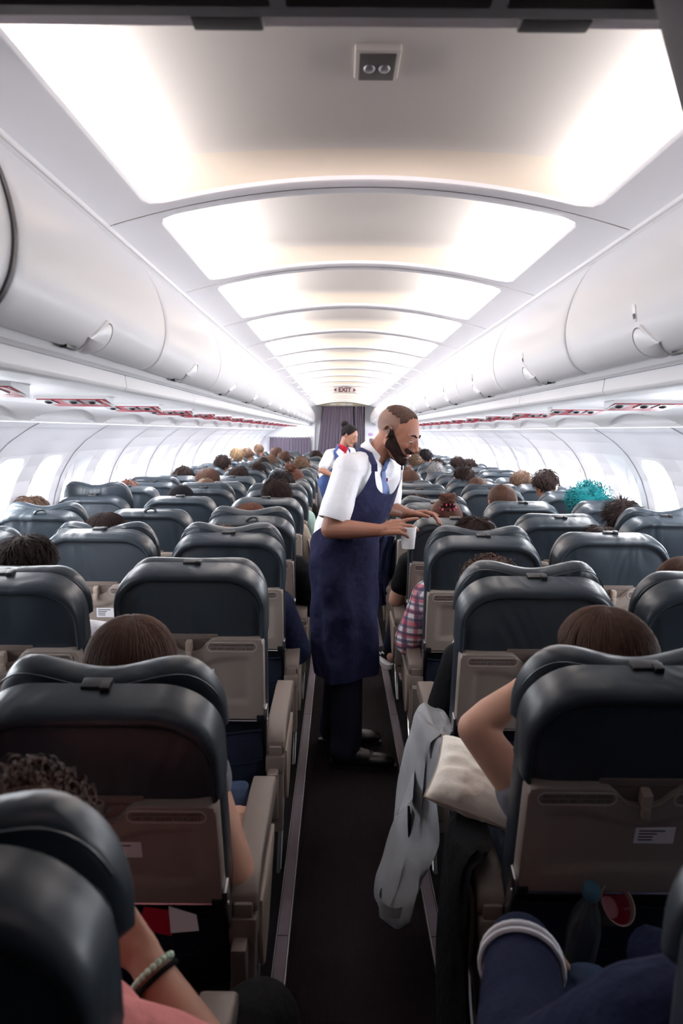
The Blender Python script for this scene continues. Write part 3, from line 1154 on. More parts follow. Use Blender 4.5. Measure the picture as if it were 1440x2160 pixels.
    # side arms of the tray, lower trim bar and the literature pocket
    for s in (-1, 1):
        m = MB()
        m.prism([(-0.022, 0.262), (-0.024, 0.225), (-0.012, 0.195), (0.030, 0.03), (0.050, 0.03), (0.014, 0.205), (0.012, 0.262)], 'x', s * 0.226 - 0.005, s * 0.226 + 0.005, 0.003)
        m.box(s * 0.212 - 0.013, s * 0.212 + 0.013, -0.021, 0.0, 0.216, 0.238, 0.003, 1)
        m.tube([(s * 0.200, -0.014, 0.222), (s * 0.233, -0.014, 0.222)], 0.0055, 8, 0)
        P['tray_arm_%s' % ('r' if s > 0 else 'l')] = m.mesh('tray_arm', ['steel', 'black_plastic'])
    m = MB()
    m.tube([(-0.222, -0.010, 0.214), (0.222, -0.010, 0.214)], 0.0032, 8)
    P['trim_bar'] = m.mesh('trim_bar', 'steel')
    m = MB()
    nx, nu = 20, 12
    vs = []
    for j in range(nu + 1):
        b = j / nu
        for i in range(nx + 1):
            a = -1 + 2 * i / nx
            bul = 0.026 * (1 - a ** 4) * math.sin(PI * min(1, b * 0.62 + 0.3)) + 0.003 * math.sin(a * 9 + b * 4)
            vs.append((a * 0.212, 0.006 - bul, -0.03 + 0.205 * b - 0.012 * (1 - a * a) * (b ** 3)))
    m.add(vs, [(j * (nx + 1) + i, j * (nx + 1) + i + 1, (j + 1) * (nx + 1) + i + 1, (j + 1) * (nx + 1) + i) for j in range(nu) for i in range(nx)])
    m.tube([(x, y - 0.002, z) for x, y, z in vs[-(nx + 1):]], 0.004, 6)
    m.tube([(x, y - 0.002, z) for x, y, z in vs[6 * (nx + 1):7 * (nx + 1)]], 0.0015, 5)
    P['pocket'] = m.mesh('pocket', 'navy_fabric')
    # cushion (seat frame coordinates)
    m = MB()
    m.box(-0.232, 0.232, 0.17, 0.60, 0.345, 0.470, 0.035, 0, 4)
    m.box(-0.215, 0.215, 0.20, 0.585, 0.44, 0.482, 0.018, 0, 3)
    P['seat_cushion'] = m.mesh('seat_cushion', 'leather_body')
    m = MB()
    m.box(-0.26, 0.26, 0.16, 0.58, 0.315, 0.345, 0.006)
    m.tube([(-0.26, 0.24, 0.29), (0.26, 0.24, 0.29)], 0.022, 10)
    m.tube([(-0.26, 0.50, 0.29), (0.26, 0.50, 0.29)], 0.022, 10)
    P['frame'] = m.mesh('frame', 'dark_plastic')
    m = MB()
    m.prism([(0.22, 0.31), (0.52, 0.31), (0.50, 0.27), (0.46, 0.02), (0.48, 0.0), (0.40, 0.0), (0.30, 0.20), (0.20, 0.02), (0.20, 0.0), (0.12, 0.0), (0.14, 0.03)], 'x', -0.018, 0.018, 0.004)
    m.box(-0.03, 0.03, 0.10, 0.50, -0.001, 0.014, 0.003)
    P['leg'] = m.mesh('leg', 'taupe')
    # armrests: pad (arched block), hinge post; the aisle one also a fairing and its light cover
    def pad(w):
        m = MB()
        pf = [(0.112, 0.560), (0.118, 0.580), (0.140, 0.597), (0.180, 0.611), (0.230, 0.619), (0.30, 0.622), (0.50, 0.627), (0.565, 0.624), (0.590, 0.605), (0.590, 0.585), (0.575, 0.572), (0.45, 0.570), (0.28, 0.560), (0.19, 0.552), (0.165, 0.545), (0.12, 0.540)]
        m.prism(pf, 'x', -w / 2, w / 2, 0.008, 0, 3)
        return m
    P['pad_wide'] = pad(0.062).mesh('pad', 'taupe', angle=50)
    P['pad_slim'] = pad(0.046).mesh('pad', 'taupe', angle=50)
    m = MB()
    m.box(-0.020, 0.020, 0.105, 0.150, 0.535, 0.566, 0.005)
    m.box(-0.029, 0.029, 0.100, 0.160, 0.485, 0.538, 0.008)
    m.box(-0.026, 0.026, 0.108, 0.158, 0.30, 0.484, 0.006)
    P['hinge_post'] = m.mesh('hinge_post', 'taupe')
    m = MB()
    m.prism([(0.06, 0.50), (0.52, 0.52), (0.54, 0.44), (0.44, 0.31), (0.20, 0.30), (0.10, 0.34)], 'x', -0.020, 0.012, 0.006)
    P['side_panel'] = m.mesh('side_panel', 'taupe')
    m = MB()
    m.prism([(0.20, 0.515), (0.50, 0.53), (0.50, 0.49), (0.36, 0.36), (0.28, 0.325), (0.24, 0.345), (0.20, 0.44)], 'x', -0.006, 0.006, 0.003)
    P['fairing'] = m.mesh('fairing', 'cream_plastic')
    m = MB()
    m.tube([(0, 0.34, 0.30), (0, 0.28, 0.20), (0, 0.20, 0.13), (0, 0.15, 0.15), (0, 0.22, 0.27), (0, 0.25, 0.31)], 0.006, 6)
    P['foot_loop'] = m.mesh('baggage_bar', 'steel')
    return P


mat('placard_rim', (0.42, 0.36, 0.32), 0.4)
SP = seat_parts()
BACK = ['backrest', 'rear_cover', 'headrest', 'strap', 'tray_table', 'latch_bay', 'tray_arm', 'trim_bar', 'pocket']


def build_seat(side, col, near, wavy, rec, raise_, loopstrap=False, drop=0.0):
    """side -1 left / +1 right of the aisle; col 0 aisle, 1 middle, 2 window"""
    r = empty('airplane_seat')
    a = LEAN + math.radians(rec)

    def back(name, key, parent=None, dz=0.0):
        dz -= drop
        o = link(name, SP[key], parent or r)
        if parent is None:
            o.location = (PIV[0], PIV[1] - math.sin(a) * dz, PIV[2] + math.cos(a) * dz)
            o.rotation_euler = (a, 0, 0)
        return o
    back('backrest', 'backrest')
    c = back('rear_cover', 'rear_cover')
    if near:
        back('piping', 'piping', c)
    back('headrest', 'headrest_wavy' if wavy else 'headrest_flat', dz=raise_)
    back('strap', 'strap_loop' if loopstrap else 'strap')
    t = back('tray_table', 'tray_table')
    back('latch', 'latch', t)
    if near:
        for nm in ('belt', 'vest'):
            pl_ = back('placard', 'placard_' + nm, t)
            back('sticker', 'sticker', t) if nm == 'belt' else None
        m1 = back('lettering', 'text_belt', t)
        m2 = back('lettering', 'text_vest', t)
        back('latch_bay', 'latch_bay')
        back('tray_arm', 'tray_arm_l')
        back('tray_arm', 'tray_arm_r')
        back('trim_bar', 'trim_bar')
        back('pocket', 'pocket')
    link('seat_cushion', SP['seat_cushion'], r)
    link('frame', SP['frame'], r)
    if col == 0:
        x = -side * 0.252
        pad_ = link('armrest', SP['pad_wide'], r, (x, 0, 0))
        link('hinge_post', SP['hinge_post'], pad_)
        link('side_panel', SP['side_panel'], r, (x, 0, 0))
        link('fairing', SP['fairing'], r, (x - side * 0.026, 0, 0))
        if near:
            link('baggage_bar', SP['foot_loop'], r, (x - side * 0.01, 0, 0))
        link('leg', SP['leg'], r, (-side * 0.16, 0, 0))
    else:
        x = -side * 0.262
        pad_ = link('armrest', SP['pad_slim'], r, (x, 0, 0))
        if near:
            link('hinge_post', SP['hinge_post'], pad_)
        if col == 2:
            link('leg', SP['leg'], r, (0, 0, 0))
    return r


ROW0, PITCH = 1.46, 0.78
COLX = (0.505, 1.035, 1.575)
# recline (degrees), headrest raise and flexed wings of the seats whose state the photo shows; key (row, side, col)
STATE = {   # recline, headrest raise, flexed wings, slump of the back
    (-1, -1, 0): (3, 0.006, 1, -0.012), (-1, 1, 0): (2, 0.0, 0, 0.0),
    (0, -1, 0): (13, 0.010, 1, 0.042), (0, 1, 0): (10, -0.004, 1, 0.015),
    (1, -1, 0): (1, 0.012, 0, -0.002), (1, -1, 1): (9, 0.008, 0, 0.0), (1, 1, 0): (9, 0.015, 1, 0.0), (1, 1, 1): (10, 0.010, 0, 0.0),
    (2, -1, 0): (3, 0.020, 1, 0.006), (2, -1, 1): (1, 0.010, 1, 0.0), (2, 1, 0): (6, 0.015, 1, 0.0), (2, 1, 1): (1, 0.0, 0, 0.0), (2, -1, 2): (3, 0.01, 0, 0.0),
    (3, -1, 0): (10, 0.020, 1, 0.0), (3, -1, 1): (0, 0.0, 0, 0.0), (3, -1, 2): (4, 0.020, 1, 0.0), (3, 1, 0): (11, -0.01, 0, 0.0), (3, 1, 1): (9, 0.01, 0, 0.0), (3, 1, 2): (6, 0.02, 1, 0.0),
    (4, -1, 0): (3, 0.0, 0, 0.0), (4, -1, 1): (1, 0.0, 0, 0.0), (4, -1, 2): (0, 0.070, 1, 0.0), (4, 1, 0): (10, 0.012, 1, 0.0), (4, 1, 1): (9, 0.0, 0, 0.0), (4, 1, 2): (9, 0.01, 0, 0.0),
}
SIDE = {-1: 'left', 1: 'right'}
COLN = ('aisle', 'middle', 'window')
NOTE = {
    (-1, -1, 0): 'navy leather airplane seat cut off at the bottom left corner',
    (-1, 1, 0): 'navy leather airplane seat at the bottom right edge of the frame',
    (0, -1, 0): 'reclined navy leather seat behind the brown haired passenger, left of the aisle',
    (0, 1, 0): 'navy leather seat at the lower right whose passenger pushes an elbow into the aisle',
    (1, -1, 0): 'navy leather airplane seat with beige tray table showing life vest lettering, left of the aisle',
    (3, 1, 0): 'navy leather airplane seat the steward rests his hand on',
}
seats = {}
rnd = random.Random(11)
protos = {}
for row in range(-1, 18):
    for side in (-1, 1):
        for col in range(3):
            if row <= 0 and col > 0:
                continue
            if row == 1 and col > 1:
                continue
            st = STATE.get((row, side, col)) or (rnd.choice([0, 1, 3, 6, 9]), rnd.choice([0.0, 0.012, 0.02, 0.028, 0.04]), rnd.random() < 0.35, rnd.choice([0.0, 0.0, 0.006]))
            near = row <= 4
            key = (side, col, near, bool(st[2]), st[0], st[1], row == 3 and side == -1, st[3])
            if key in protos:
                r = copy_tree(protos[key])
            else:
                r = protos[key] = build_seat(*key)
            r.location = (side * COLX[col] - (0.014 if side < 0 else 0.0), ROW0 + PITCH * row, 0)
            lab = NOTE.get((row, side, col)) or 'navy leather airplane seat, %s seat in the %s row on the %s side' % (COLN[col], ORD[row + 1] if row > -1 else 'nearest', SIDE[side])
            tag(r, lab, 'airplane seat', 'airplane seats')
            seats[(row, side, col)] = r

# ------------------------------------------------------------------ people
mat('skin_brown', (0.25, 0.108, 0.070), 0.48, spec=0.35, var=(18, 0.12))
mat('skin_tan', (0.36, 0.18, 0.12), 0.5, spec=0.35, var=(18, 0.10))
mat('skin_light', (0.52, 0.29, 0.21), 0.5, spec=0.3, var=(18, 0.10))
mat('lip', (0.42, 0.14, 0.12), 0.4)
mat('eye_white', (0.8, 0.78, 0.76), 0.2)
mat('iris', (0.03, 0.015, 0.01), 0.15)
for nm, c in dict(hair_black=(0.012, 0.010, 0.012), hair_dark=(0.022, 0.014, 0.013), hair_brown=(0.060, 0.029, 0.020), hair_red=(0.085, 0.032, 0.022),
                  hair_light=(0.095, 0.055, 0.036), hair_blond=(0.20, 0.13, 0.075), hair_grey=(0.20, 0.195, 0.20), hair_teal=(0.012, 0.20, 0.22)).items():
    mat(nm, [q * 0.75 for q in c], 0.6, spec=0.03 if 'black' in nm or 'dark' in nm else 0.10, var=(70, 0.55) if nm != 'hair_teal' else (22, 0.95))
for nm, c in dict(cloth_white=(0.80, 0.79, 0.83), cloth_grey=(0.16, 0.16, 0.18), cloth_black=(0.006, 0.006, 0.007), cloth_navy=(0.010, 0.013, 0.034), cloth_beige=(0.30, 0.25, 0.20),
                  cloth_green=(0.36, 0.50, 0.45), cloth_pink=(0.62, 0.23, 0.22), cloth_blue=(0.030, 0.045, 0.085), cloth_red=(0.32, 0.015, 0.03)).items():
    mat(nm, c, 0.9, spec=0.08, bump=('noise', 16.0, 0.5, 0.03))
mat('apron', (0.015, 0.017, 0.050), 0.8, spec=0.12, bump=('noise', 9.0, 0.6, 0.04))
mat('trousers', (0.008, 0.010, 0.024), 0.8, spec=0.2, bump=('noise', 14.0, 0.3, 0.02))
mat('shirt', (0.82, 0.81, 0.85), 0.8, spec=0.2, bump=('noise', 13.0, 0.35, 0.02))
mat('shoe', (0.006, 0.005, 0.006), 0.38, spec=0.3)
mat('tie', (0.05, 0.10, 0.30), 0.5, sheen=0.3)
mat('denim', (0.28, 0.285, 0.30), 0.85, bump=('weave', 120.0, 0.25, 0.002), var=(8, 0.35))
mat('pillow', (0.95, 0.89, 0.79), 0.8, bump=('noise', 22.0, 0.5, 0.015))
mat('paper', (0.85, 0.84, 0.85), 0.6)
mat('hair_beard', (0.018, 0.010, 0.009), 0.8, spec=0.05, var=(120, 0.4))
mat('hair_top', (0.036, 0.019, 0.014), 0.6, spec=0.1, var=(160, 0.3))
mat('hair_fade', (0.115, 0.055, 0.038), 0.6, var=(160, 0.25))


def plaid():
    m = mat('cloth_plaid', (0.6, 0.4, 0.42), 0.85)
    nt = m.node_tree
    b = nt.nodes['Principled BSDF']
    tc = nt.nodes.new('ShaderNodeTexCoord')
    prev = None
    cols = [('X', 7.0, (0.55, 0.04, 0.07)), ('Z', 6.0, (0.55, 0.05, 0.08)), ('Z', 9.5, (0.03, 0.04, 0.10)), ('Y', 8.0, (0.05, 0.05, 0.11))]
    base = None
    for ax, scl, c in cols:
        w = nt.nodes.new('ShaderNodeTexWave')
        w.bands_direction = ax
        w.inputs['Scale'].default_value = scl
        w.inputs['Distortion'].default_value = 0.6
        nt.links.new(tc.outputs['Object'], w.inputs['Vector'])
        r = nt.nodes.new('ShaderNodeValToRGB')
        r.color_ramp.elements[0].position = 0.62
        r.color_ramp.elements[1].position = 0.72
        nt.links.new(w.outputs['Fac'], r.inputs['Fac'])
        mx = nt.nodes.new('ShaderNodeMix')
        mx.data_type = 'RGBA'
        if base is None:
            mx.inputs['A'].default_value = (0.72, 0.68, 0.70, 1)
        else:
            nt.links.new(base, mx.inputs['A'])
        mx.inputs['B'].default_value = (*c, 1)
        ml = nt.nodes.new('ShaderNodeMath')
        ml.operation = 'MULTIPLY'
        ml.inputs[1].default_value = 0.75
        nt.links.new(r.outputs['Color'], ml.inputs[0])
        nt.links.new(ml.outputs[0], mx.inputs['Factor'])
        base = mx.outputs['Result']
    nt.links.new(base, b.inputs['Base Color'])


plaid()
HC = Vector((0, 0, 1.09))       # head centre of a seated person, above the floor under the head


def frame(fwd, up):
    f = Vector(fwd).normalized()
    l = Vector(up).cross(f).normalized()
    u = f.cross(l).normalized()
    return Matrix((f, l, u)).transposed()      # columns: forward, left, up


def head(mb, c, R, k=1.0, detail=True):
    """skull, face and ears in local axes forward x, left y, up z"""
    P = lambda x, y, z: Vector(c) + R @ (Vector((x, y, z)) * k)
    E = lambda p, r, **kw: mb.ell(P(*p), [q * k for q in r], R, **kw)
    K = lambda a, ra, b, rb: mb.cap(P(*a), ra * k, P(*b), rb * k)
    E((-0.014, 0, 0.030), (0.096, 0.077, 0.084), seg=28, rings=18)
    E((0.022, 0, 0.012), (0.070, 0.066, 0.078), seg=24, rings=16)
    E((0.030, 0, -0.035), (0.052, 0.054, 0.070))
    for s in (-1, 1):
        K((-0.002, s * 0.050, -0.042), 0.022, (0.062, s * 0.014, -0.092), 0.019)
        if detail:
            E((0.050, s * 0.034, -0.016), (0.028, 0.021, 0.026))
            K((0.080, s * 0.012, 0.024), 0.0085, (0.066, s * 0.044, 0.026), 0.0085)
            E((0.101, s * 0.0115, -0.030), (0.010, 0.0075, 0.0075))
            K((0.086, s * 0.004, -0.053), 0.0055, (0.078, s * 0.020, -0.050), 0.004)
            K((0.084, s * 0.004, -0.062), 0.0065, (0.077, s * 0.017, -0.057), 0.0045)
        # ear: dished rim
        pts = []
        for q in range(9):
            a = math.radians(-70 + 250 * q / 8)
            pts.append((-0.012 - 0.017 * math.cos(a) * -1 - 0.008, s * (0.078 + 0.008 * math.sin(a / 2 + 0.6)), 0.002 + 0.027 * math.sin(a)))
        for p_, q_ in zip(pts[:-1], pts[1:]):
            K(p_, 0.0045, q_, 0.0045)
        E((-0.012, s * 0.077, -0.022), (0.008, 0.005, 0.010), seg=10, rings=8)
        E((-0.010, s * 0.073, 0.0), (0.016, 0.005, 0.024), seg=12, rings=8)
    E((0.072, 0, -0.094), (0.020, 0.022, 0.018))
    if detail:
        K((0.086, 0, 0.020), 0.0085, (0.108, 0, -0.022), 0.0115)
        K((0.074, 0, 0.020), 0.017, (0.086, 0, -0.030), 0.019)
        K((0.074, -0.018, -0.046), 0.017, (0.074, 0.018, -0.046), 0.017)
        E((0.082, 0, -0.040), (0.010, 0.016, 0.010))
        E((0.080, 0, -0.076), (0.010, 0.016, 0.008))


def hand(mb, w, d, n, curls, spread=0.10, k=1.0, thumb=(0.5, 0.3), side=1, thumb_dir=None, fat=1.0):
    """w wrist, d direction of the fingers, n direction the palm faces; side=+1: thumb along d x n"""
    w, d = Vector(w), Vector(d).normalized()
    n = Vector(n)
    n = (n - d * n.dot(d)).normalized()
    t = d.cross(n).normalized() * side          # towards the thumb
    # palm: three rays
    for q, (o, L) in enumerate(((0.026, 0.086), (0.009, 0.090), (-0.009, 0.086), (-0.026, 0.078))):
        mb.cap(w + t * o * 0.55 * k, 0.0145 * k, w + d * L * k + t * o * k, 0.0112 * k)
    mb.cap(w - d * 0.01 * k, 0.022 * k, w + d * 0.02 * k, 0.021 * k)
    mb.cap(w + d * 0.02 * k + t * 0.018 * k + n * 0.004 * k, 0.017 * k, w + d * 0.05 * k + t * 0.032 * k + n * 0.008 * k, 0.013 * k)
    lens = ((0.042, 0.026, 0.021), (0.047, 0.030, 0.023), (0.043, 0.028, 0.022), (0.034, 0.021, 0.019))
    for i in range(4):
        o = (0.027, 0.009, -0.009, -0.026)[i]
        L = (0.086, 0.090, 0.086, 0.078)[i]
        p = w + d * L * k + t * o * k
        c = curls[i] if isinstance(curls[i], (list, tuple)) else (curls[i], curls[i] * 1.1, curls[i] * 0.8)
        sp = spread * (1.5 - i)
        a = 0.0
        rr = (0.0098, 0.0086, 0.0078, 0.0068)
        for j in range(3):
            a += c[j]
            dd = (d * math.cos(sp) + t * math.sin(sp))
            dj = dd * math.cos(a) + n * math.sin(a)
            q = p + dj * lens[i][j] * k
            f = fat * (0.88 if i == 3 else 1.0)
            mb.cap(p, rr[j] * k * f, q, rr[j + 1] * k * f, 12)
            p = q
    # thumb leaves the side of the palm near its base
    p = w + d * 0.040 * k + t * 0.034 * k + n * 0.008 * k
    td = Vector(thumb_dir).normalized() if thumb_dir else (d * math.cos(thumb[0]) + t * math.sin(thumb[0]) + n * thumb[1]).normalized()
    td2 = (td + n * 0.15 + d * 0.25).normalized()
    q = p + td * 0.036 * k
    mb.cap(w + d * 0.018 * k + t * 0.016 * k, 0.014 * k, p, 0.0125 * k)
    mb.cap(p, 0.0125 * k, q, 0.0105 * k)
    q2 = q + td2 * 0.030 * k
    mb.cap(q, 0.0105 * k, q2, 0.0085 * k)


POSE = dict(sh=0.185, shz=0.865, chest=(0, 0.055, 0.78), belly=(0, 0.09, 0.62), pelvis=(0, 0.13, 0.555),
            elbow=((-0.255, 0.05, 0.665), (0.255, 0.05, 0.665)), wrist=((-0.17, 0.27, 0.660), (0.17, 0.27, 0.660)),
            knee=((-0.13, 0.43, 0.560), (0.13, 0.43, 0.560)), ankle=((-0.13, 0.40, 0.110), (0.13, 0.40, 0.110)))


def body_volumes(P, mb, grow=0.0, what='all', sleeve=1.0, hands=True):
    sh = [Vector((s * P['sh'], 0.03, P['shz'])) for s in (-1, 1)]
    if 'shp' in P:
        sh = [Vector(q) for q in P['shp']]
    if what in ('all', 'torso'):
        mb.ell(P['chest'], (0.155 + grow, 0.105 + grow, 0.135 + grow))
        mb.ell(P['belly'], (0.150 + grow, 0.110 + grow, 0.13 + grow))
        mb.ell(P['pelvis'], (0.165 + grow, 0.115 + grow, 0.09 + grow))
        mb.cap(sh[0], 0.052 + grow, (0, -0.005, P['shz'] + 0.03), 0.052 + grow)
        mb.cap(sh[1], 0.052 + grow, (0, -0.005, P['shz'] + 0.03), 0.052 + grow)
    if what == 'all':
        mb.cap((0, -0.005, P['shz'] + 0.01), 0.052, (P.get('lean', 0), -0.010, HC.z - 0.05), 0.050)
    for i in (0, 1):
        s = sh[i]
        e, w = Vector(P['elbow'][i]), Vector(P['wrist'][i])
        if what in ('all', 'torso'):
            f = min(1.0, sleeve)
            q = s + (e - s) * f
            mb.cap(s, 0.050 + grow, q, 0.050 + (0.040 - 0.050) * f + grow)
        if what == 'all' or (what == 'torso' and sleeve > 1):
            f = 1.0 if what == 'all' else sleeve - 1
            q = e + (w - e) * f
            mb.cap(e, 0.040 + grow, e + (q - e) * 0.35, 0.040 + grow)
            mb.cap(e + (q - e) * 0.35, 0.040 + grow, q, 0.040 + (0.026 - 0.040) * f + grow)
        if what == 'all' and hands:
            d = (w - e).normalized()
            pn = P.get('palm', ((0, 0, -1), (0, 0, -1)))[i]
            hd = P.get('hdir', (None, None))[i] or d
            hand(mb, w + d * 0.012, hd, pn, (0.3, 0.32, 0.34, 0.38), side=(1 if i == 1 else -1), fat=1.08)
        hp = Vector((-0.09 if i == 0 else 0.09, 0.14, 0.555))
        k, a = Vector(P['knee'][i]), Vector(P['ankle'][i])
        if what in ('all', 'legs'):
            mb.cap(hp, 0.080 + grow, k, 0.060 + grow)
            mb.cap(k, 0.056 + grow, (k + a) / 2, 0.054 + grow)
            mb.cap((k + a) / 2, 0.054 + grow, a, 0.038 + grow)
        if what == 'all':
            mb.cap(a - Vector((0, 0.02, 0.055)), 0.032, a + Vector((0, 0.13, -0.07)), 0.026)
    if what == 'legs':
        mb.ell(P['pelvis'], (0.165 + grow, 0.115 + grow, 0.09 + grow))
    return mb


HEADR = frame((0, 1, 0), (0, 0, 1))


def make_body(P, skin, voxel=0.009, smooth=3, headR=None):
    mb = MB()
    body_volumes(P, mb)
    head(mb, HC + Vector((P.get('lean', 0), 0, 0)), headR or HEADR, 1.0)
    return remesh(mb, 'person', skin, voxel, smooth, parent=False)


def make_cloth(P, what, material, grow, sleeve=1.0, voxel=0.012, name='shirt', extra=None):
    mb = MB()
    body_volumes(P, mb, grow, what, sleeve)
    if extra:
        extra(mb)
    return remesh(mb, name, material, voxel, 3, parent=False)


# ---- hair: cap plus strands, in head axes (forward y), origin at the head centre
def hair_mesh(kind, seed=0, n=420, rad=0.0022, length=1.0):
    rnd = random.Random(seed)
    m = MB()
    c = Vector((0, -0.016, 0.032))
    R = Vector((0.083, 0.101, 0.091))

    def P(t, p, off=0.0):
        v = Vector((math.sin(t) * math.cos(p), math.sin(t) * math.sin(p), math.cos(t)))
        w = Vector((v.x * (R.x + off), v.y * (R.y + off), v.z * (R.z + off)))
        return c + w

    def lim(p, kind):
        # how far down (polar angle) the hair reaches: more at the back
        f = math.sin(p)          # +1 forehead, -1 nape
        if kind in ('buzz', 'short', 'spiky', 'curly_short', 'grey'):
            return math.radians(98 - 34 * max(0, f) + 26 * max(0, -f))
        return math.radians(104 - 40 * max(0, f) + 36 * max(0, -f))
    # cap
    seg, rings = 40, 16
    vs, fs = [], []
    vs.append(P(0, 0, 0.004))
    for i in range(1, rings + 1):
        for k in range(seg):
            p = 2 * PI * k / seg
            t = lim(p, kind) * i / rings
            bump = 0.004 + 0.003 * noise.noise(Vector((math.cos(p) * 3, math.sin(p) * 3, t * 3 + seed)))
            vs.append(P(t, p, bump if i < rings else 0.0))
    fs = [(0, 1 + k, 1 + (k + 1) % seg) for k in range(seg)]
    for i in range(rings - 1):
        for k in range(seg):
            a = 1 + i * seg
            fs.append((a + k, a + seg + k, a + seg + (k + 1) % seg, a + (k + 1) % seg))
    m.add(vs, fs)

    def strand(pts, r0):
        L = []
        k = len(pts)
        for i, p in enumerate(pts):
            d = (pts[min(i + 1, k - 1)] - pts[max(i - 1, 0)])
            o = (p - c)
            a = d.cross(o)
            if a.length < 1e-9:
                a = Vector((1, 0, 0))
            a.normalize()
            o.normalize()
            r = r0 * (1 - 0.75 * (i / (k - 1)) ** 2)
            L.append([p + a * r, p + o * r * 0.8, p - a * r])
        m.loft(L, True, False)

    crown = Vector((0.01 * rnd.uniform(-1, 1), -0.5))
    if kind in ('long', 'short', 'grey', 'spiky', 'buzz', 'ponytail', 'bun'):
        for q in range(n):
            p = rnd.uniform(0, 2 * PI)
            tl_ = lim(p, kind)
            off = rnd.uniform(0.002, 0.009)
            if kind == 'long':
                t0 = rnd.uniform(0.0, 0.5)
                pts = []
                wob, ph = rnd.uniform(0.0, 0.07), rnd.uniform(0, 6)
                for i in range(9):
                    t = t0 + (tl_ - t0) * i / 8
                    pts.append(P(t, p + wob * math.sin(3 * t + ph) + 0.05 * (t), off + 0.010 * math.sin(t)))
                if math.sin(p) < 0.45:
                    e = pts[-1]
                    o = Vector((e.x - c.x, e.y - c.y, 0)).normalized()
                    L = 0.16 * length * rnd.uniform(0.7, 1.1)
                    for i in range(1, 5):
                        pts.append(e + Vector((0, 0, -L * i / 4)) + o * (0.004 * i) + Vector((rnd.uniform(-1, 1), rnd.uniform(-1, 1), 0)) * 0.003)
                strand(pts, rad)
            elif kind in ('ponytail', 'bun'):
                tgt = c + Vector((0, -0.098, 0.055 if kind == 'bun' else -0.01))
                a = P(tl_, p, 0.004)
                pts = []
                for i in range(7):
                    f = i / 6
                    v = (a.lerp(tgt, f) - c)
                    rr = math.sqrt((v.x / R.x) ** 2 + (v.y / R.y) ** 2 + (v.z / R.z) ** 2)
                    k = (1.05 + 0.3 * off) / max(rr, 0.3)
                    pts.append(c + v * k * (1 + off * 2 * math.sin(PI * f)))
                strand(pts, rad)
            else:
                t0 = tl_ * math.sqrt(rnd.random()) * 0.93
                L = {'short': 0.55, 'grey': 0.25, 'spiky': 0.32, 'buzz': 0.12}[kind] * rnd.uniform(0.6, 1.2)
                lift = {'short': 0.012, 'grey': 0.012, 'spiky': 0.035, 'buzz': 0.003}[kind]
                pts = []
                dp = rnd.uniform(-0.25, 0.25) + 0.15 * math.sin(seed + p * 2)
                for i in range(5):
                    f = i / 4
                    pts.append(P(min(t0 + L * f, tl_ + 0.12), p + dp * f, 0.001 + (lift + off) * math.sin(PI * 0.5 * f) * (1 if kind != 'spiky' else f * rnd.uniform(0.6, 1.1))))
                strand(pts, rad * 1.1)
    if kind in ('curly', 'curly_short', 'frizz'):
        nn = n
        thick = {'curly': 0.032, 'curly_short': 0.012, 'frizz': 0.016}[kind]
        for q in range(nn):
            p = rnd.uniform(0, 2 * PI)
            t = lim(p, 'long' if kind != 'curly_short' else 'short') * math.sqrt(rnd.random()) * (1.05 if kind == 'curly' else 0.97)
            base = P(t, p, rnd.uniform(0.0, thick))
            nrm = (base - c).normalized()
            a = nrm.orthogonal().normalized()
            b = nrm.cross(a)
            rr = {'curly': 0.0095, 'curly_short': 0.005, 'frizz': 0.006}[kind] * rnd.uniform(0.7, 1.3)
            ax = (Vector((rnd.uniform(-1, 1), rnd.uniform(-1, 1), -0.8)) + nrm * 0.6).normalized()
            u = ax.orthogonal().normalized()
            v = ax.cross(u)
            turns = rnd.uniform(1.2, 2.3)
            pts = [base + u * rr * math.cos(turns * 2 * PI * i / 12) + v * rr * math.sin(turns * 2 * PI * i / 12) + ax * rr * 2.4 * turns * i / 12 for i in range(13)]
            strand(pts, rad)
    if kind == 'ponytail':
        for q in range(60):
            a0 = rnd.uniform(0, 2 * PI)
            r0 = 0.016 * math.sqrt(rnd.random())
            b = c + Vector((0, -0.108, -0.012))
            pts = [b + Vector((math.cos(a0) * r0 * (1 + f * 0.6), -0.015 * math.sin(PI * f) + math.sin(a0) * r0, 0.012 * math.sin(PI * f) - 0.13 * f * f + rnd.uniform(-.003, .003))) for f in [i / 6 for i in range(7)]]
            strand(pts, 0.0035)
    if kind == 'bun':
        b = c + Vector((0, -0.070, 0.105))
        for q in range(110):
            a0 = rnd.uniform(0, 2 * PI)
            tilt_ = rnd.uniform(-0.9, 0.9)
            rr = rnd.uniform(0.028, 0.048)
            ax = Vector((math.sin(tilt_), rnd.uniform(-0.5, 0.5), 1)).normalized()
            u = ax.orthogonal().normalized()
            v = ax.cross(u)
            L = rnd.uniform(1.5, 4.5)
            pts = [b + (u * math.cos(a0 + L * i / 7) + v * math.sin(a0 + L * i / 7)) * rr + ax * rnd.uniform(-.002, .002) for i in range(8)]
            strand(pts, 0.003)
        m.ell(b, (0.030, 0.028, 0.028), seg=14, rings=10)
    return m.mesh('hair', 'hair_dark', angle=80, normals=False)

# ---- seated passengers
BODIES = {}


def body_of(pose_name, pose, lean, skin):
    key = (pose_name, lean)
    if key not in BODIES:
        P_ = dict(pose)
        P_['lean'] = lean
        BODIES[key] = make_body(P_, 'skin_tan')
    return with_mat(BODIES[key], skin)


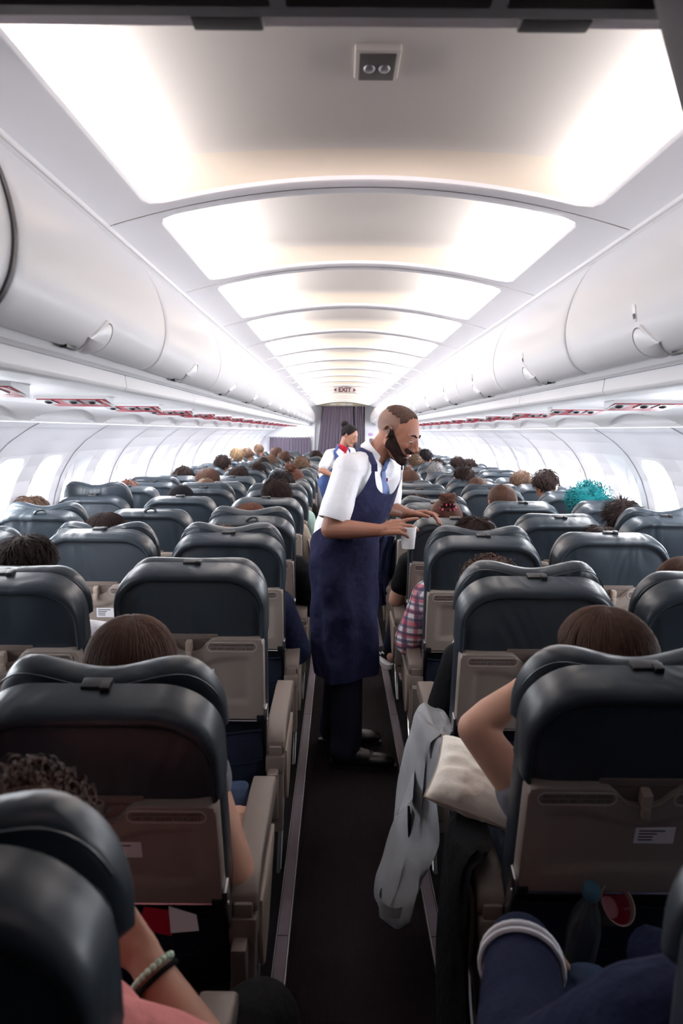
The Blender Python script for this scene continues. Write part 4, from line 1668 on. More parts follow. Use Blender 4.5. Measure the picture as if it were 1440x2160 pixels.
POSE_B = dict(POSE)
POSE_B['elbow'] = ((-0.265, 0.08, 0.665), (0.265, 0.08, 0.665))
POSE_B['wrist'] = ((-0.19, 0.30, 0.665), (0.19, 0.30, 0.665))
shirt_short = make_cloth(POSE, 'torso', 'cloth_grey', 0.014, 0.75)
shirt_long = make_cloth(POSE, 'torso', 'cloth_grey', 0.018, 1.95)
wide_long = make_cloth(POSE_B, 'torso', 'cloth_grey', 0.028, 1.95)
legs = make_cloth(POSE, 'legs', 'trousers', 0.012, name='trousers')
cache = {}


def hair_var(kind, near, seed):
    key = (kind, near, seed)
    if key not in cache:
        n = {'long': 900, 'short': 700, 'grey': 800, 'spiky': 650, 'buzz': 500, 'ponytail': 620, 'bun': 620, 'curly': 620, 'curly_short': 500, 'frizz': 560}[kind]
        cache[key] = hair_mesh(kind, seed, int(n * (1.35 if near == 2 else 1.0 if near else 0.3)), 0.0018 if near == 2 else 0.0024 if near else 0.0042)
    return cache[key]


def with_mat(me, name):
    key = (me.name, name)
    if key not in cache:
        c = me.copy()
        c.materials.clear()
        c.materials.append(M[name])
        cache[key] = c
    return cache[key]


# row, side, col, pixel x of the head, pixel y of its top, hair, colour, clothes, long sleeves, turn, label
PEOPLE = [
    (0, -1, 0, 282, 1300, 'long', 'hair_brown', None, 0, 8, 'person with shoulder length brown hair in the reclined seat left of the aisle'),
    (0, 1, 0, 1272, 1274, 'long', 'hair_brown', None, 0, 25, 'person with smooth dark brown hair at the lower right, elbow pushed over the armrest'),
    (-1, -1, 0, 30, 1606, 'frizz', 'hair_brown', None, 0, -10, 'person in a pink top with a beaded bracelet at the bottom left corner'),
    (1, -1, 1, 60, 1130, 'short', 'hair_dark', 'cloth_white', 0, -15, 'person with thick short black hair at the left edge, middle seat'),
    (1, 1, 0, 1037, 1160, 'frizz', 'hair_brown', 'cloth_black', 1, 10, 'person with frizzy brown hair low in the seat right of the aisle'),
    (1, 1, 1, 1448, 1168, 'long', 'hair_brown', 'cloth_grey', 0, 0, 'person with dark brown hair cut off by the right edge of the frame'),
    (2, -1, 0, 470, 1108, 'short', 'hair_brown', 'cloth_navy', 1, 0, 'person almost hidden behind the left aisle headrest with a black strap, brown hair tip showing'),
    (2, -1, 1, 226, 1084, 'long', 'hair_dark', 'cloth_grey', 0, 10, 'person with glossy black hair rising over a pale blue sheened seat on the left'),
    (2, 1, 0, 1001, 1086, 'short', 'hair_dark', 'cloth_plaid', 1, 20, 'person in a red and white plaid shirt with damp dark hair, right aisle seat'),
    (2, 1, 1, 1262, 1103, 'short', 'hair_dark', 'cloth_black', 1, 0, 'person with black hair barely showing above a seat strap on the right'),
    (3, -1, 2, 69, 1049, 'short', 'hair_light', 'cloth_white', 0, -10, 'person with short light brown hair by the left windows, nearest window seat showing a head'),
    (3, -1, 0, 532, 1062, 'long', 'hair_red', 'cloth_black', 1, -30, 'person with reddish dark hair resting behind a wavy headrest, left aisle seat'),
    (3, 1, 0, 940, 1034, 'bun', 'hair_red', 'cloth_black', 1, 0, 'person with a messy brown bun held by a striped pink scrunchie'),
    (3, 1, 2, 1314, 1046, 'spiky', 'hair_dark', 'cloth_black', 0, -25, 'person with spiky dark hair and shaved sides by the right wall'),
    (4, -1, 0, 584, 1010, 'short', 'hair_dark', 'cloth_beige', 1, 12, 'person with short dark wavy hair, tallest head of the left aisle column'),
    (4, -1, 1, 383, 1027, 'buzz', 'hair_black', 'cloth_navy', 1, 0, 'person in a smooth dark beanie in a left middle seat'),
    (4, 1, 1, 1058, 1016, 'ponytail', 'hair_brown', 'cloth_grey', 0, 15, 'person with glossy brown hair in a low ponytail, right middle seat'),
    (4, 1, 2, 1241, 1010, 'curly', 'hair_teal', 'cloth_black', 0, 0, 'person with big turquoise curls near the right wall'),
    (4, 1, 0, 880, 1040, 'short', 'hair_dark', 'cloth_navy', 1, 0, 'person in a dark quilted jacket behind the steward, right aisle seat'),
    (5, -1, 0, 595, 993, 'short', 'hair_black', 'cloth_green', 0, 0, 'person with black hair just beyond the dark wavy head, pale green sleeve in the aisle'),
    (5, -1, 1, 435, 1009, 'buzz', 'hair_light', 'cloth_grey', 0, 0, 'person with cropped light brown hair in a left middle seat'),
    (5, -1, 2, 270, 1014, 'short', 'hair_red', 'cloth_grey', 0, 0, 'person with a reddish brown hair tip above a left window seat'),
    (5, 1, 1, 1007, 1003, 'buzz', 'hair_brown', 'cloth_grey', 0, 0, 'person with short brown hair, right middle seat beyond the low ponytail'),
    (5, 1, 2, 1152, 985, 'short', 'hair_dark', 'cloth_grey', 0, -20, 'person with tousled dark brown hair well above a right window seat'),
    (5, 1, 0, 908, 1040, 'short', 'hair_dark', 'cloth_grey', 0, 0, 'person with dark hair deep in the right aisle seat beyond the bun'),
    (6, -1, 0, 621, 978, 'bun', 'hair_red', 'cloth_black', 0, -20, 'person with pinned up auburn hair in a left aisle seat'),
    (6, -1, 1, 440, 990, 'long', 'hair_brown', 'cloth_grey', 0, -15, 'person with streaked brown hair in a left middle seat'),
    (6, -1, 1, 474, 997, 'short', 'hair_red', 'cloth_grey', 0, 0, None),
    (6, 1, 1, 978, 979, 'spiky', 'hair_dark', 'cloth_grey', 0, 20, 'person with ruffled dark brown hair in a right middle seat'),
    (6, 1, 2, 1100, 988, 'short', 'hair_light', 'cloth_grey', 0, 0, 'person with a light brown tuft beside a right window'),
    (6, 1, 0, 862, 990, 'long', 'hair_brown', 'cloth_white', 0, -20, 'person with straight brown hair right behind the steward, aisle seat'),
    (7, -1, 2, 388, 984, 'short', 'hair_dark', 'cloth_grey', 0, 0, 'person with only a dark hair tip over a left window seat'),
    (7, -1, 1, 504, 984, 'short', 'hair_dark', 'cloth_grey', 0, 0, 'person with dark hair low in a left middle seat'),
    (7, 1, 0, 850, 982, 'short', 'hair_brown', 'cloth_grey', 0, 0, 'person with brown hair showing under the chin of the steward'),
    (8, -1, 1, 543, 975, 'short', 'hair_dark', 'cloth_grey', 0, 0, 'person with rounded dark hair in a left middle seat'),
    (8, -1, 0, 635, 962, 'curly_short', 'hair_light', 'cloth_grey', 0, 0, 'person with short curly light brown hair, left aisle seat in front of the stewardess'),
    (8, 1, 1, 918, 972, 'grey', 'hair_grey', 'cloth_grey', 0, 10, 'person with short grey hair in a right middle seat'),
    (9, 1, 2, 990, 963, 'frizz', 'hair_dark', 'cloth_grey', 0, 0, 'person with fluffy dark hair in a right seat near the wall'),
    (9, -1, 1, 556, 964, 'ponytail', 'hair_dark', 'cloth_grey', 0, 0, 'person with a dark ponytail in a far left middle seat'),
    (9, -1, 2, 476, 960, 'short', 'hair_dark', 'cloth_grey', 0, 0, 'person with a flat dark hair tip in a far left window seat'),
    (9, 1, 1, 924, 964, 'short', 'hair_dark', 'cloth_grey', 0, 0, 'person with smooth dark hair in a far right middle seat'),
    (10, -1, 1, 570, 960, 'short', 'hair_light', 'cloth_grey', 0, 0, 'person with sandy hair low in a far left middle seat'),
    (10, 1, 1, 876, 956, 'curly_short', 'hair_light', 'cloth_grey', 0, 0, 'person with short curly sandy hair beside the face of the steward'),
    (10, 1, 2, 946, 959, 'short', 'hair_dark', 'cloth_grey', 0, 0, 'person with dark hair in a far right window seat'),
    (11, -1, 2, 500, 945, 'short', 'hair_blond', 'cloth_grey', 0, 0, 'person with blond hair in a far left window seat'),
    (11, 1, 1, 898, 945, 'short', 'hair_black', 'cloth_grey', 0, 0, 'person with black hair and raised glasses, far right'),
    (12, -1, 2, 541, 945, 'curly_short', 'hair_light', 'cloth_grey', 0, 0, 'person with round light brown hair in a far left seat'),
    (12, -1, 1, 606, 952, 'short', 'hair_brown', 'cloth_grey', 0, 0, 'person with brown hair in the far left middle column'),
    (12, -1, 0, 667, 950, 'short', 'hair_dark', 'cloth_grey', 0, 0, 'person with a wide dark head of hair in front of the curtain, left aisle'),
    (12, 1, 1, 881, 941, 'short', 'hair_brown', 'cloth_grey', 0, 0, 'person with short brown hair seen at the nose of the steward'),
    (13, -1, 1, 583, 944, 'short', 'hair_brown', 'cloth_grey', 0, 0, 'person with brown hair before the low curtain'),
    (14, -1, 2, 562, 937, 'buzz', 'hair_light', 'cloth_grey', 0, 0, 'person with a nearly bald head before the left edge of the low curtain'),
]
people = {}
kk = 0
for (row, side, col, px, py, kind, hc, cloth, longs, turn, lab) in PEOPLE:
    if lab is None:
        continue
    kk += 1
    d = ROW0 + PITCH * row + 0.21
    if row <= 0:
        d += 0.02
    X = (px - 715) * d / F + CX
    top = CZ - (py - 910) * (d + 0.0) / F
    near = 2 if row <= 1 else 1 if row <= 4 else 0
    off = {'curly': 0.045, 'bun': 0.045, 'frizz': 0.022}.get(kind, 0.010)
    z = top - (HC.z + 0.123 + off)
    if row >= 5:
        z = min(max(z, -0.06), 0.12)
    special = cloth is None or (row, side, col) == (3, 1, 0)
    sx = side * COLX[col]
    lean = 0.0
    if not special:
        lean = max((-0.10, -0.05, 0.0, 0.05, 0.10), key=lambda q: -abs(X - sx - q))
        X -= lean
        X = max(sx - 0.06, min(sx + 0.06, X))
    HCL = HC + Vector((lean, 0, 0))
    skin = ('tan', 'light', 'tan')[kk % 3]
    if special:
        P_ = dict(POSE)
        P_['knee'] = ((-0.13, 0.43, 0.560), (0.13, 0.43, 0.560))
        if (row, side) == (0, 1):       # elbow over the aisle armrest, forearm raised towards the head
            P_['elbow'] = ((-0.282, 0.00, 0.945), (0.255, 0.08, 0.665))
            P_['wrist'] = ((-0.165, 0.070, 1.010), (0.17, 0.27, 0.66))
            P_['shp'] = ((-0.165, -0.03, 0.800), (0.18, 0.03, 0.865))
            P_['slv'] = 0.12
            P_['hdir'] = ((0.9, 0.4, -0.15), None)
            P_['palm'] = ((0.4, 0.2, 0.2), (0, 0, -1))
            skin_, shirt_ = 'skin_light', 'cloth_grey'
        elif (row, side) == (0, -1):    # bare arm hanging beside the backrest
            P_['elbow'] = ((-0.255, 0.05, 0.665), (0.250, -0.06, 0.675))
            P_['wrist'] = ((-0.17, 0.27, 0.660), (0.215, 0.17, 0.66))
            P_['slv'] = 0.05
            P_['shp'] = ((-0.18, 0.03, 0.865), (0.160, 0.0, 0.86))
            skin_, shirt_ = 'skin_light', 'cloth_grey'
        elif row == 3:                  # legs crossed, a foot in the aisle
            P_['knee'] = ((-0.17, 0.42, 0.580), (0.10, 0.43, 0.560))
            P_['ankle'] = ((-0.245, 0.46, 0.300), (0.12, 0.40, 0.110))
            skin_, shirt_ = 'skin_light', 'cloth_black'
        else:                           # bottom left: forearm bent back to the lap, pink sleeve, knee in the aisle
            P_['elbow'] = ((-0.255, 0.05, 0.665), (0.245, 0.12, 0.725))
            P_['wrist'] = ((-0.17, 0.27, 0.660), (0.115, 0.205, 0.845))
            P_['slv'] = 0.95
            P_['shp'] = ((-0.18, 0.03, 0.865), (0.185, 0.0, 0.84))
            P_['hdir'] = (None, (-0.6, 0.2, 0.5))
            P_['palm'] = ((0, 0, -1), (0.3, 0.6, -0.5))
            P_['knee'] = ((-0.13, 0.43, 0.560), (0.262, 0.40, 0.600))
            P_['ankle'] = ((-0.13, 0.40, 0.110), (0.20, 0.36, 0.110))
            skin_, shirt_ = 'skin_tan', 'cloth_pink'
        me = make_body(P_, skin_, 0.006, 4)
        o = link('person', me)
        link('shirt', make_cloth(P_, 'torso', shirt_, 0.014 if row >= 0 else 0.024, P_.get('slv', 0.6), voxel=0.008), o)
        link('trousers', make_cloth(P_, 'legs', 'trousers' if row >= 0 else 'cloth_black', 0.012, name='trousers'), o)
        if row == 3:
            a3 = Vector(P_['ankle'][0])
            mb = MB()
            mb.ell(a3 + Vector((0, 0.02, -0.035)), (0.045, 0.055, 0.045))
            mb.cap(a3 + Vector((0, 0.0, -0.05)), 0.038, a3 + Vector((-0.03, 0.10, -0.070)), 0.034)
            mb.ell(a3 + Vector((-0.04, 0.15, -0.075)), (0.042, 0.060, 0.030))
            sn = remesh(mb, 'sneaker', 'cloth_black', 0.005, 2, parent=o)
            m = MB()
            m.loft([[a3 + Vector((-0.02 + 0.050 * math.cos(t), 0.075 + 0.145 * math.sin(t), z)) for t in [2 * PI * k / 32 for k in range(32)]] for z in (-0.118, -0.092)], True, True)
            m.obj('sole', 'white_mark', sn)
            m = MB()
            m.tube([a3 + Vector((-0.047, 0.0, -0.045)), a3 + Vector((-0.055, 0.05, -0.050)), a3 + Vector((-0.062, 0.08, -0.072)), a3 + Vector((-0.072, 0.12, -0.066))], 0.004, 6)
            m.obj('stripe', 'white_mark', sn)
        if row == -1:
            m = MB()
            e, w = Vector(P_['elbow'][1]), Vector(P_['wrist'][1])
            ax = (w - e).normalized()
            u = ax.orthogonal().normalized()
            v = ax.cross(u)
            ce = e + (w - e) * 0.93
            for q in range(22):
                a_ = 2 * PI * q / 22
                m.ell(ce + (u * math.cos(a_) + v * math.sin(a_)) * 0.0315, 0.0052, seg=8, rings=6)
            mat('beads', (0.45, 0.60, 0.46), 0.3)
            tag(m.obj('bracelet', 'beads', o), kind='stuff')
            m = MB()
            m.tube([ce - ax * 0.012 + (u * math.cos(a_) + v * math.sin(a_)) * 0.0325 for a_ in [2 * PI * q / 24 for q in range(25)]], 0.004, 6)
            m.obj('bracelet', 'cloth_black', o)
    else:
        wide = row in (2, 3, 4) and col == 0
        o = link('person', body_of('wide' if wide else 'plain', POSE_B if wide else POSE, lean, 'skin_' + skin))
        sm = wide_long if wide else (shirt_long if longs else shirt_short)
        link('shirt', with_mat(sm, cloth), o)
        if row <= 6:
            link('trousers', legs, o)
    hm = with_mat(hair_var(kind, near, (kk % 3) if near < 2 else kk), hc)
    h = link('hair', hm, o, HCL)
    h.rotation_euler = (0, 0, math.radians(turn))
    k = 1.0
    if kind == 'curly':
        h.scale = (1.2, 1.15, 1.12)
    if (row, side, col) == (4, -1, 1):
        m = MB()
        m.ell((0, -0.012, 0.036), (0.092, 0.110, 0.104), seg=28, rings=18)
        c_ = m.obj('beanie', 'cloth_black', o, HCL)
    if (row, side, col) == (3, 1, 0):
        m = MB()
        b = Vector((0, -0.100, 0.110))
        for q in range(20):
            a_ = 2 * PI * q / 20
            m.ell(b + Vector((math.cos(a_) * 0.036, -0.008 + 0.004 * (q % 3), math.sin(a_) * 0.016 - 0.020)), (0.0075, 0.009, 0.009), seg=8, rings=6, mi=q % 2)
        mat('scrunchie', (0.38, 0.05, 0.10), 0.6)
        m.obj('scrunchie', ['scrunchie', 'hair_dark'], o, HCL)
    o.location = (X, d, z)
    tag(o, lab, 'person')
    people[(row, side, col)] = o

# ---- patches laid on a head: hair, beard, brows


def head_patch(me, c, Rm, inside, off, name, material, parent, n=90, k=1.0, rough_=0.0, far=0.128):
    bvh = BVHTree.FromPolygons([v.co for v in me.vertices], [tuple(p.vertices) for p in me.polygons])
    c = Vector(c)
    grid = {}
    top, m = [], MB()
    vs, fs = [], []
    idx = {}
    nl = n
    na = 2 * n

    def pt(i, j):
        la = -PI / 2 + PI * i / nl
        lo = 2 * PI * j / na
        d = Vector((math.cos(la) * math.cos(lo), math.cos(la) * math.sin(lo), math.sin(la)))
        e = inside(math.degrees(la), math.degrees(lo) if lo <= PI else math.degrees(lo) - 360)
        w = Rm @ d
        hit = bvh.ray_cast(c + w * 0.30, -w, 0.30)
        if hit[0] is None or (hit[0] - c).length > far:
            return None, e
        return (hit[0], w), e
    for i in range(nl + 1):
        for j in range(na):
            grid[(i, j)] = pt(i, j)
    for i in range(nl):
        for j in range(na):
            q = [(i, j), (i, (j + 1) % na), (i + 1, (j + 1) % na), (i + 1, j)]
            if all(grid[x][0] is not None and grid[x][1] > -0.30 for x in q) and any(grid[x][1] > 0 for x in q):
                f = []
                for x in q:
                    if x not in idx:
                        (p, w), e = grid[x]
                        t = off * min(1.0, max(0.0, e) * 5.0) + rough_ * noise.noise(p * 220) * min(1, max(0, e) * 4) - 0.0008 - 0.006 * max(0, -e)
                        idx[x] = len(vs)
                        vs.append(p + w * t)
                    f.append(idx[x])
                fs.append(f)
    m.add(vs, fs)
    if not vs:
        return None
    return m.obj(name, material, parent, angle=80)


# ---- the steward
yaw = math.radians(-35)
f_ = Vector((math.cos(yaw), math.sin(yaw), 0))
l_ = Vector((0, 0, 1)).cross(f_)
TR = frame(f_, (0, 0, 1))
S0 = Vector((-0.03, 3.56, 0))            # his standing point


def W(x, y, z):
    return Vector((x, y, z))


pel, bel, che, tops = W(-0.050, 3.565, 0.93), W(-0.045, 3.565, 1.08), W(0.025, 3.560, 1.25), W(0.070, 3.560, 1.385)
rs, ls = tops - l_ * 0.175 + W(0, 0, -0.005), tops + l_ * 0.175 + W(0, 0, -0.005)
re_, rw = W(-0.110, 3.355, 1.115), W(0.105, 3.275, 1.122)
le_, lw = W(0.175, 3.870, 1.165), W(0.262, 3.685, 1.150)
hc_ = W(0.198, 3.50, 1.542)
HR = frame((0.79, -0.40, -0.47), (0.42, -0.22, 0.86))
hipr, hipl = pel - l_ * 0.09 + W(0, 0, -0.04), pel + l_ * 0.09 + W(0, 0, -0.04)
knr, knl = W(-0.035, 3.500, 0.50), W(-0.045, 3.690, 0.50)
anr, anl = W(-0.030, 3.500, 0.10), W(-0.085, 3.760, 0.10)


def steward_torso(mb, g):
    mb.ell(pel, (0.115 + g, 0.160 + g, 0.13 + g), TR)
    mb.ell(bel, (0.118 + g, 0.150 + g, 0.14 + g), TR)
    mb.ell(che, (0.115 + g, 0.160 + g, 0.165 + g), TR)
    mb.cap(bel, 0.10 + g, che, 0.105 + g)
    mb.cap(rs, 0.058 + g, tops, 0.062 + g)
    mb.cap(ls, 0.058 + g, tops, 0.062 + g)


mb = MB()
steward_torso(mb, 0)
mb.cap(tops, 0.062, hc_ + HR @ Vector((-0.030, 0, -0.050)), 0.056)
head(mb, hc_, HR, 1.07)
mb.cap(rs, 0.055, re_, 0.043)
mb.cap(re_, 0.043, re_ + (rw - re_) * 0.35, 0.044)
mb.cap(re_ + (rw - re_) * 0.35, 0.044, rw, 0.027)
mb.cap(ls, 0.055, le_, 0.043)
mb.cap(le_, 0.043, lw, 0.027)
hand(mb, rw, (0.97, -0.02, 0.16), (0.10, 0.72, -0.68), ((0.10, 0.18, 0.12), (0.42, 0.42, 0.25), (0.55, 0.42, 0.25), (0.60, 0.45, 0.3)), 0.13, 1.02, thumb=(0.5, 0.45), side=1)
hand(mb, lw, (0.96, -0.10, 0.12), (0.05, -0.15, -1), ((0.45, 0.55, 0.25), (0.50, 0.50, 0.25), (0.48, 0.50, 0.25), (0.10, 0.30, 0.2)), 0.10, 1.0, thumb=(0.35, 0.25), side=-1)
for h_, k_, a_ in ((hipr, knr, anr), (hipl, knl, anl)):
    mb.cap(h_, 0.085, k_, 0.058)
    mb.cap(k_, 0.055, (k_ + a_) / 2, 0.052)
    mb.cap((k_ + a_) / 2, 0.052, a_, 0.038)
    mb.cap(a_ - W(0, 0, 0.06), 0.030, a_ + W(0.12, -0.02, -0.07), 0.024)
steward = remesh(mb, 'person', 'skin_brown', 0.0034, 3)
tag(steward, 'person with a dark beard, white shirt and long navy apron serving a paper cup', 'person')
sme = steward.data
# short sleeved shirt
mb = MB()
steward_torso(mb, 0.016)
q = rs + (re_ - rs) * 0.62
mb.cap(rs, 0.070, q, 0.072)
q = ls + (le_ - ls) * 0.62
mb.cap(ls, 0.070, q, 0.070)
mb.cap(tops + W(0.0, 0, 0.02), 0.066, tops + W(0.035, -0.01, 0.055), 0.063)
mb.ell(bel + W(-0.05, 0.02, -0.03), (0.09, 0.12, 0.10), TR)
shirt = remesh(mb, 'shirt', 'shirt', 0.006, 3, parent=steward)
# pushed sleeve hem
for (s0, e0, r0) in ((rs, re_, 0.0725), (ls, le_, 0.0705)):
    m = MB()
    ax = (e0 - s0).normalized()
    u = ax.orthogonal().normalized()
    v = ax.cross(u)
    ce = s0 + (e0 - s0) * 0.70
    L = []
    for (o_, rr) in ((-0.055, r0 - 0.001), (-0.02, r0 + 0.001), (0.040, r0 - 0.001), (0.043, r0 - 0.003), (0.043, r0 - 0.010), (-0.055, r0 - 0.012)):
        L.append([ce + ax * o_ + (u * math.cos(2 * PI * k / 28) + v * math.sin(2 * PI * k / 28)) * rr for k in range(28)])
    m.loft(L, True, False)
    m.obj('sleeve_hem', 'shirt', shirt)
# collar
m = MB()
na_, nb_ = tops + W(0.012, -0.004, 0.052), hc_ + HR @ Vector((-0.030, 0, -0.050))
ax = (nb_ - na_).normalized()
u = (f_ - ax * f_.dot(ax)).normalized()
v = ax.cross(u)
L = []
for (o_, rr, dip) in ((-0.012, 0.074, 0.0), (0.012, 0.070, 0.0), (0.036, 0.0655, 0.010), (0.038, 0.0640, 0.010), (0.030, 0.0625, 0.01), (-0.01, 0.066, 0.0)):
    loop = []
    for k in range(48):
        a_ = 2 * PI * k / 48
        front = max(0, math.cos(a_)) ** 6
        loop.append(na_ + ax * (o_ + 0.012 - (dip + 0.006) * front) + (u * math.cos(a_) * 1.02 + v * math.sin(a_)) * rr)
    L.append(loop)
m.loft(L, True, False)
for s in (-1, 1):     # collar points
    p0 = na_ + u * 0.072 + v * s * 0.006 + ax * -0.004
    p1 = na_ + u * 0.050 + v * s * 0.052 + ax * 0.004
    p2 = na_ + u * 0.083 + v * s * 0.045 - ax * 0.055
    p3 = na_ + u * 0.060 + v * s * 0.062 - ax * 0.02
    o3 = u * 0.004
    m.add([p0, p1, p3, p2, p0 - o3, p1 - o3, p3 - o3, p2 - o3], [(0, 1, 2, 3), (7, 6, 5, 4), (0, 3, 7, 4), (3, 2, 6, 7), (2, 1, 5, 6)])
m.obj('collar', 'shirt', shirt)
# tie
m = MB()
sb = BVHTree.FromPolygons([v_.co for v_ in shirt.data.vertices], [tuple(p_.vertices) for p_ in shirt.data.polygons])
L = []
pp = None
tx = hc_.x * 0.0 + tops.x + 0.004
for (z, w) in ((1.425, 0.012), (1.412, 0.018), (1.392, 0.017), (1.380, 0.012), (1.365, 0.016), (1.33, 0.022), (1.29, 0.028), (1.25, 0.031), (1.22, 0.032)):
    o_ = W(tops.x, tops.y, z) + f_ * 0.5
    hit = sb.ray_cast(o_, -f_, 0.6)
    cpt = (hit[0] if hit[0] else W(tops.x, tops.y, z) + f_ * 0.09)
    cpt = cpt + f_ * (0.004 + (0.008 if z > 1.375 else 0.0))
    if z < 1.34 and pp is None:
        pp = cpt + f_ * 0.008 + l_ * 0.014
    L.append([cpt + l_ * w, cpt + l_ * w * 0.3 + f_ * 0.006, cpt - l_ * w * 0.3 + f_ * 0.006, cpt - l_ * w, cpt - f_ * 0.006])
m.loft(L, True, True)
tie = m.obj('tie', 'tie', shirt, angle=30)
m = MB()
m.box(pp.x - 0.003, pp.x + 0.003, pp.y - 0.004, pp.y + 0.004, pp.z - 0.012, pp.z + 0.004, 0.001)
m.obj('pin', 'cloth_red', tie)
# trousers
mb = MB()
mb.ell(pel + W(0, 0, -0.03), (0.122, 0.160, 0.12), TR)
for h_, k_, a_ in ((hipr, knr, anr), (hipl, knl, anl)):
    mb.cap(h_, 0.090, k_, 0.074)
    mb.cap(k_, 0.078, a_ + W(0, 0, 0.02), 0.072)
    mb.cap(a_ + W(0.0, 0, 0.03), 0.074, a_ + W(-0.01, 0, -0.025), 0.070)
remesh(mb, 'trousers', 'trousers', 0.007, 3, parent=steward)
# shoes
for a_, rot in ((anr, -8), (anl, -5)):
    mb = MB()
    hd = Vector((math.cos(math.radians(rot)), math.sin(math.radians(rot)), 0))
    sd = Vector((-hd.y, hd.x, 0))
    SR = Matrix((hd, sd, Vector((0, 0, 1)))).transposed()
    b = Vector((a_.x, a_.y, 0))
    mb.ell(b + hd * -0.02 + W(0, 0, 0.050), (0.058, 0.040, 0.046), SR)
    mb.cap(b + hd * 0.0 + W(0, 0, 0.058), 0.042, b + hd * 0.10 + W(0, 0, 0.042), 0.036)
    mb.ell(b + hd * 0.150 + W(0, 0, 0.034), (0.080, 0.046, 0.034), SR)
    mb.ell(b + hd * 0.05 + W(0, 0, 0.030), (0.12, 0.040, 0.030), SR)
    shoe = remesh(mb, 'shoe', 'shoe', 0.005, 3, parent=steward)
    m = MB()
    loop = []
    for k in range(40):
        t = 2 * PI * k / 40
        loop.append((0.075 + 0.158 * math.cos(t), (0.049 + 0.006 * math.cos(t)) * math.sin(t)))
    m.loft([[b + hd * x + sd * y + W(0, 0, z) for x, y in loop] for z in (0.002, 0.016)], True, True)
    m.obj('sole', 'black_plastic', shoe)
    m = MB()
    for q in range(4):
        c0 = b + hd * (0.062 + 0.020 * q) + W(0, 0, 0.088 - 0.006 * q)
        m.tube([c0 - sd * 0.020 - W(0, 0, .008), c0, c0 + sd * 0.020 - W(0, 0, .008)], 0.0028, 6)
    m.obj('laces', 'black_plastic', shoe)
# apron: wrap around the front, bib with scooped neck
AZ = [(0.40, -0.026, 3.570, 0.140, 0.172), (0.60, -0.032, 3.570, 0.142, 0.176), (0.80, -0.042, 3.568, 0.143, 0.180), (0.95, -0.048, 3.565, 0.143, 0.183), (1.08, -0.036, 3.565, 0.152, 0.180),
      (1.18, 0.000, 3.562, 0.160, 0.188), (1.25, 0.025, 3.56, 0.160, 0.192), (1.33, 0.050, 3.56, 0.150, 0.192), (1.42, 0.075, 3.56, 0.125, 0.180)]


def az(z):
    for a, b in zip(AZ[:-1], AZ[1:]):
        if z <= b[0]:
            t = max(0, (z - a[0]) / (b[0] - a[0]))
            return [a[i] + (b[i] - a[i]) * t for i in range(1, 5)]
    return AZ[-1][1:]


def tmax(z):
    T = [(0.40, 128), (0.60, 132), (1.02, 136), (1.08, 118), (1.13, 92), (1.20, 68), (1.28, 52), (1.36, 43), (1.42, 38)]
    for a, b in zip(T[:-1], T[1:]):
        if z <= b[0]:
            return math.radians(a[1] + (b[1] - a[1]) * max(0, (z - a[0]) / (b[0] - a[0])))
    return math.radians(38)


def apron_pt(u, z, o_=0.0):
    cx, cy, rf, rsd = az(z)
    th = u * tmax(z) * (1 - (0.28 * max(0, min(1, (z - 1.08) / 0.08)) if u > 0 else 0))
    low = max(0, min(1, (1.0 - z) / 0.45))
    rip = (0.010 * math.sin(5 * th + 1.1) + 0.006 * math.sin(9 * th + 3 * z)) * low + 0.004 * math.sin(14 * z + 3 * th) + 0.0035 * math.sin(31 * z - 5 * th) * (1 if z > 0.7 else 0.4)
    k = 1 + (rip + o_ + 0.004) / rf
    return W(cx, cy, z) + f_ * math.cos(th) * rf * k + l_ * math.sin(th) * rsd * k


nu_, nv_ = 72, 70
m = MB()
for lay in (0, 1):
    vs = []
    for j in range(nv_ + 1):
        for i in range(nu_ + 1):
            u = -1 + 2 * i / nu_
            zt = 1.262 + 0.145 * min(1, abs(u)) ** 2.4
            zb = 0.415 + 0.012 * math.sin(4 * u + 1) + 0.02 * u * u
            z = zb + (zt - zb) * j / nv_
            vs.append(apron_pt(u, z, 0.0 if lay == 0 else -0.004))
    m.add(vs, [(j * (nu_ + 1) + i, j * (nu_ + 1) + i + 1, (j + 1) * (nu_ + 1) + i + 1, (j + 1) * (nu_ + 1) + i) for j in range(nv_) for i in range(nu_)])
apron = m.obj('apron', 'apron', steward, angle=80, normals=False)
m = MB()
for s in (-1, 1):
    c0 = apron_pt(s, 1.40, 0.002)
    nk = hc_ + HR @ Vector((-0.030, 0, -0.050))
    side = -1 if s < 0 else 1
    pts = [c0 - W(0, 0, 0.03), c0, tops + l_ * 0.078 * side + W(0, 0, 0.060) + f_ * 0.050, tops + l_ * 0.076 * side + W(0, 0, 0.078), tops + l_ * 0.045 * side - f_ * 0.050 + W(0.01, 0, 0.085), tops - f_ * 0.066 + W(0.015, 0, 0.088)]
    L = []
    for i, p in enumerate(pts):
        d = (pts[min(i + 1, len(pts) - 1)] - pts[max(i - 1, 0)]).normalized()
        nrm = (p - (tops + W(0, 0, 0.0))).normalized()
        sd = d.cross(nrm).normalized()
        nn = sd.cross(d).normalized()
        w = 0.014
        L.append([p + sd * w + nn * 0.003, p - sd * w + nn * 0.003, p - sd * w - nn * 0.003, p + sd * w - nn * 0.003])
    m.loft(L, True, True)
m.obj('strap', 'apron', apron)
m = MB()
L = []
for k in range(14):
    z = 1.02 - 0.58 * k / 13
    c0 = W(-0.185 + 0.006 * math.sin(k), 3.66, z)
    L.append([c0 + W(-0.012, -0.004, 0), c0 + W(0.014, -0.004, 0), c0 + W(0.014, 0.004, 0), c0 + W(-0.012, 0.004, 0)])
m.loft(L, True, True)
m.obj('apron_tie', 'cloth_red', apron)
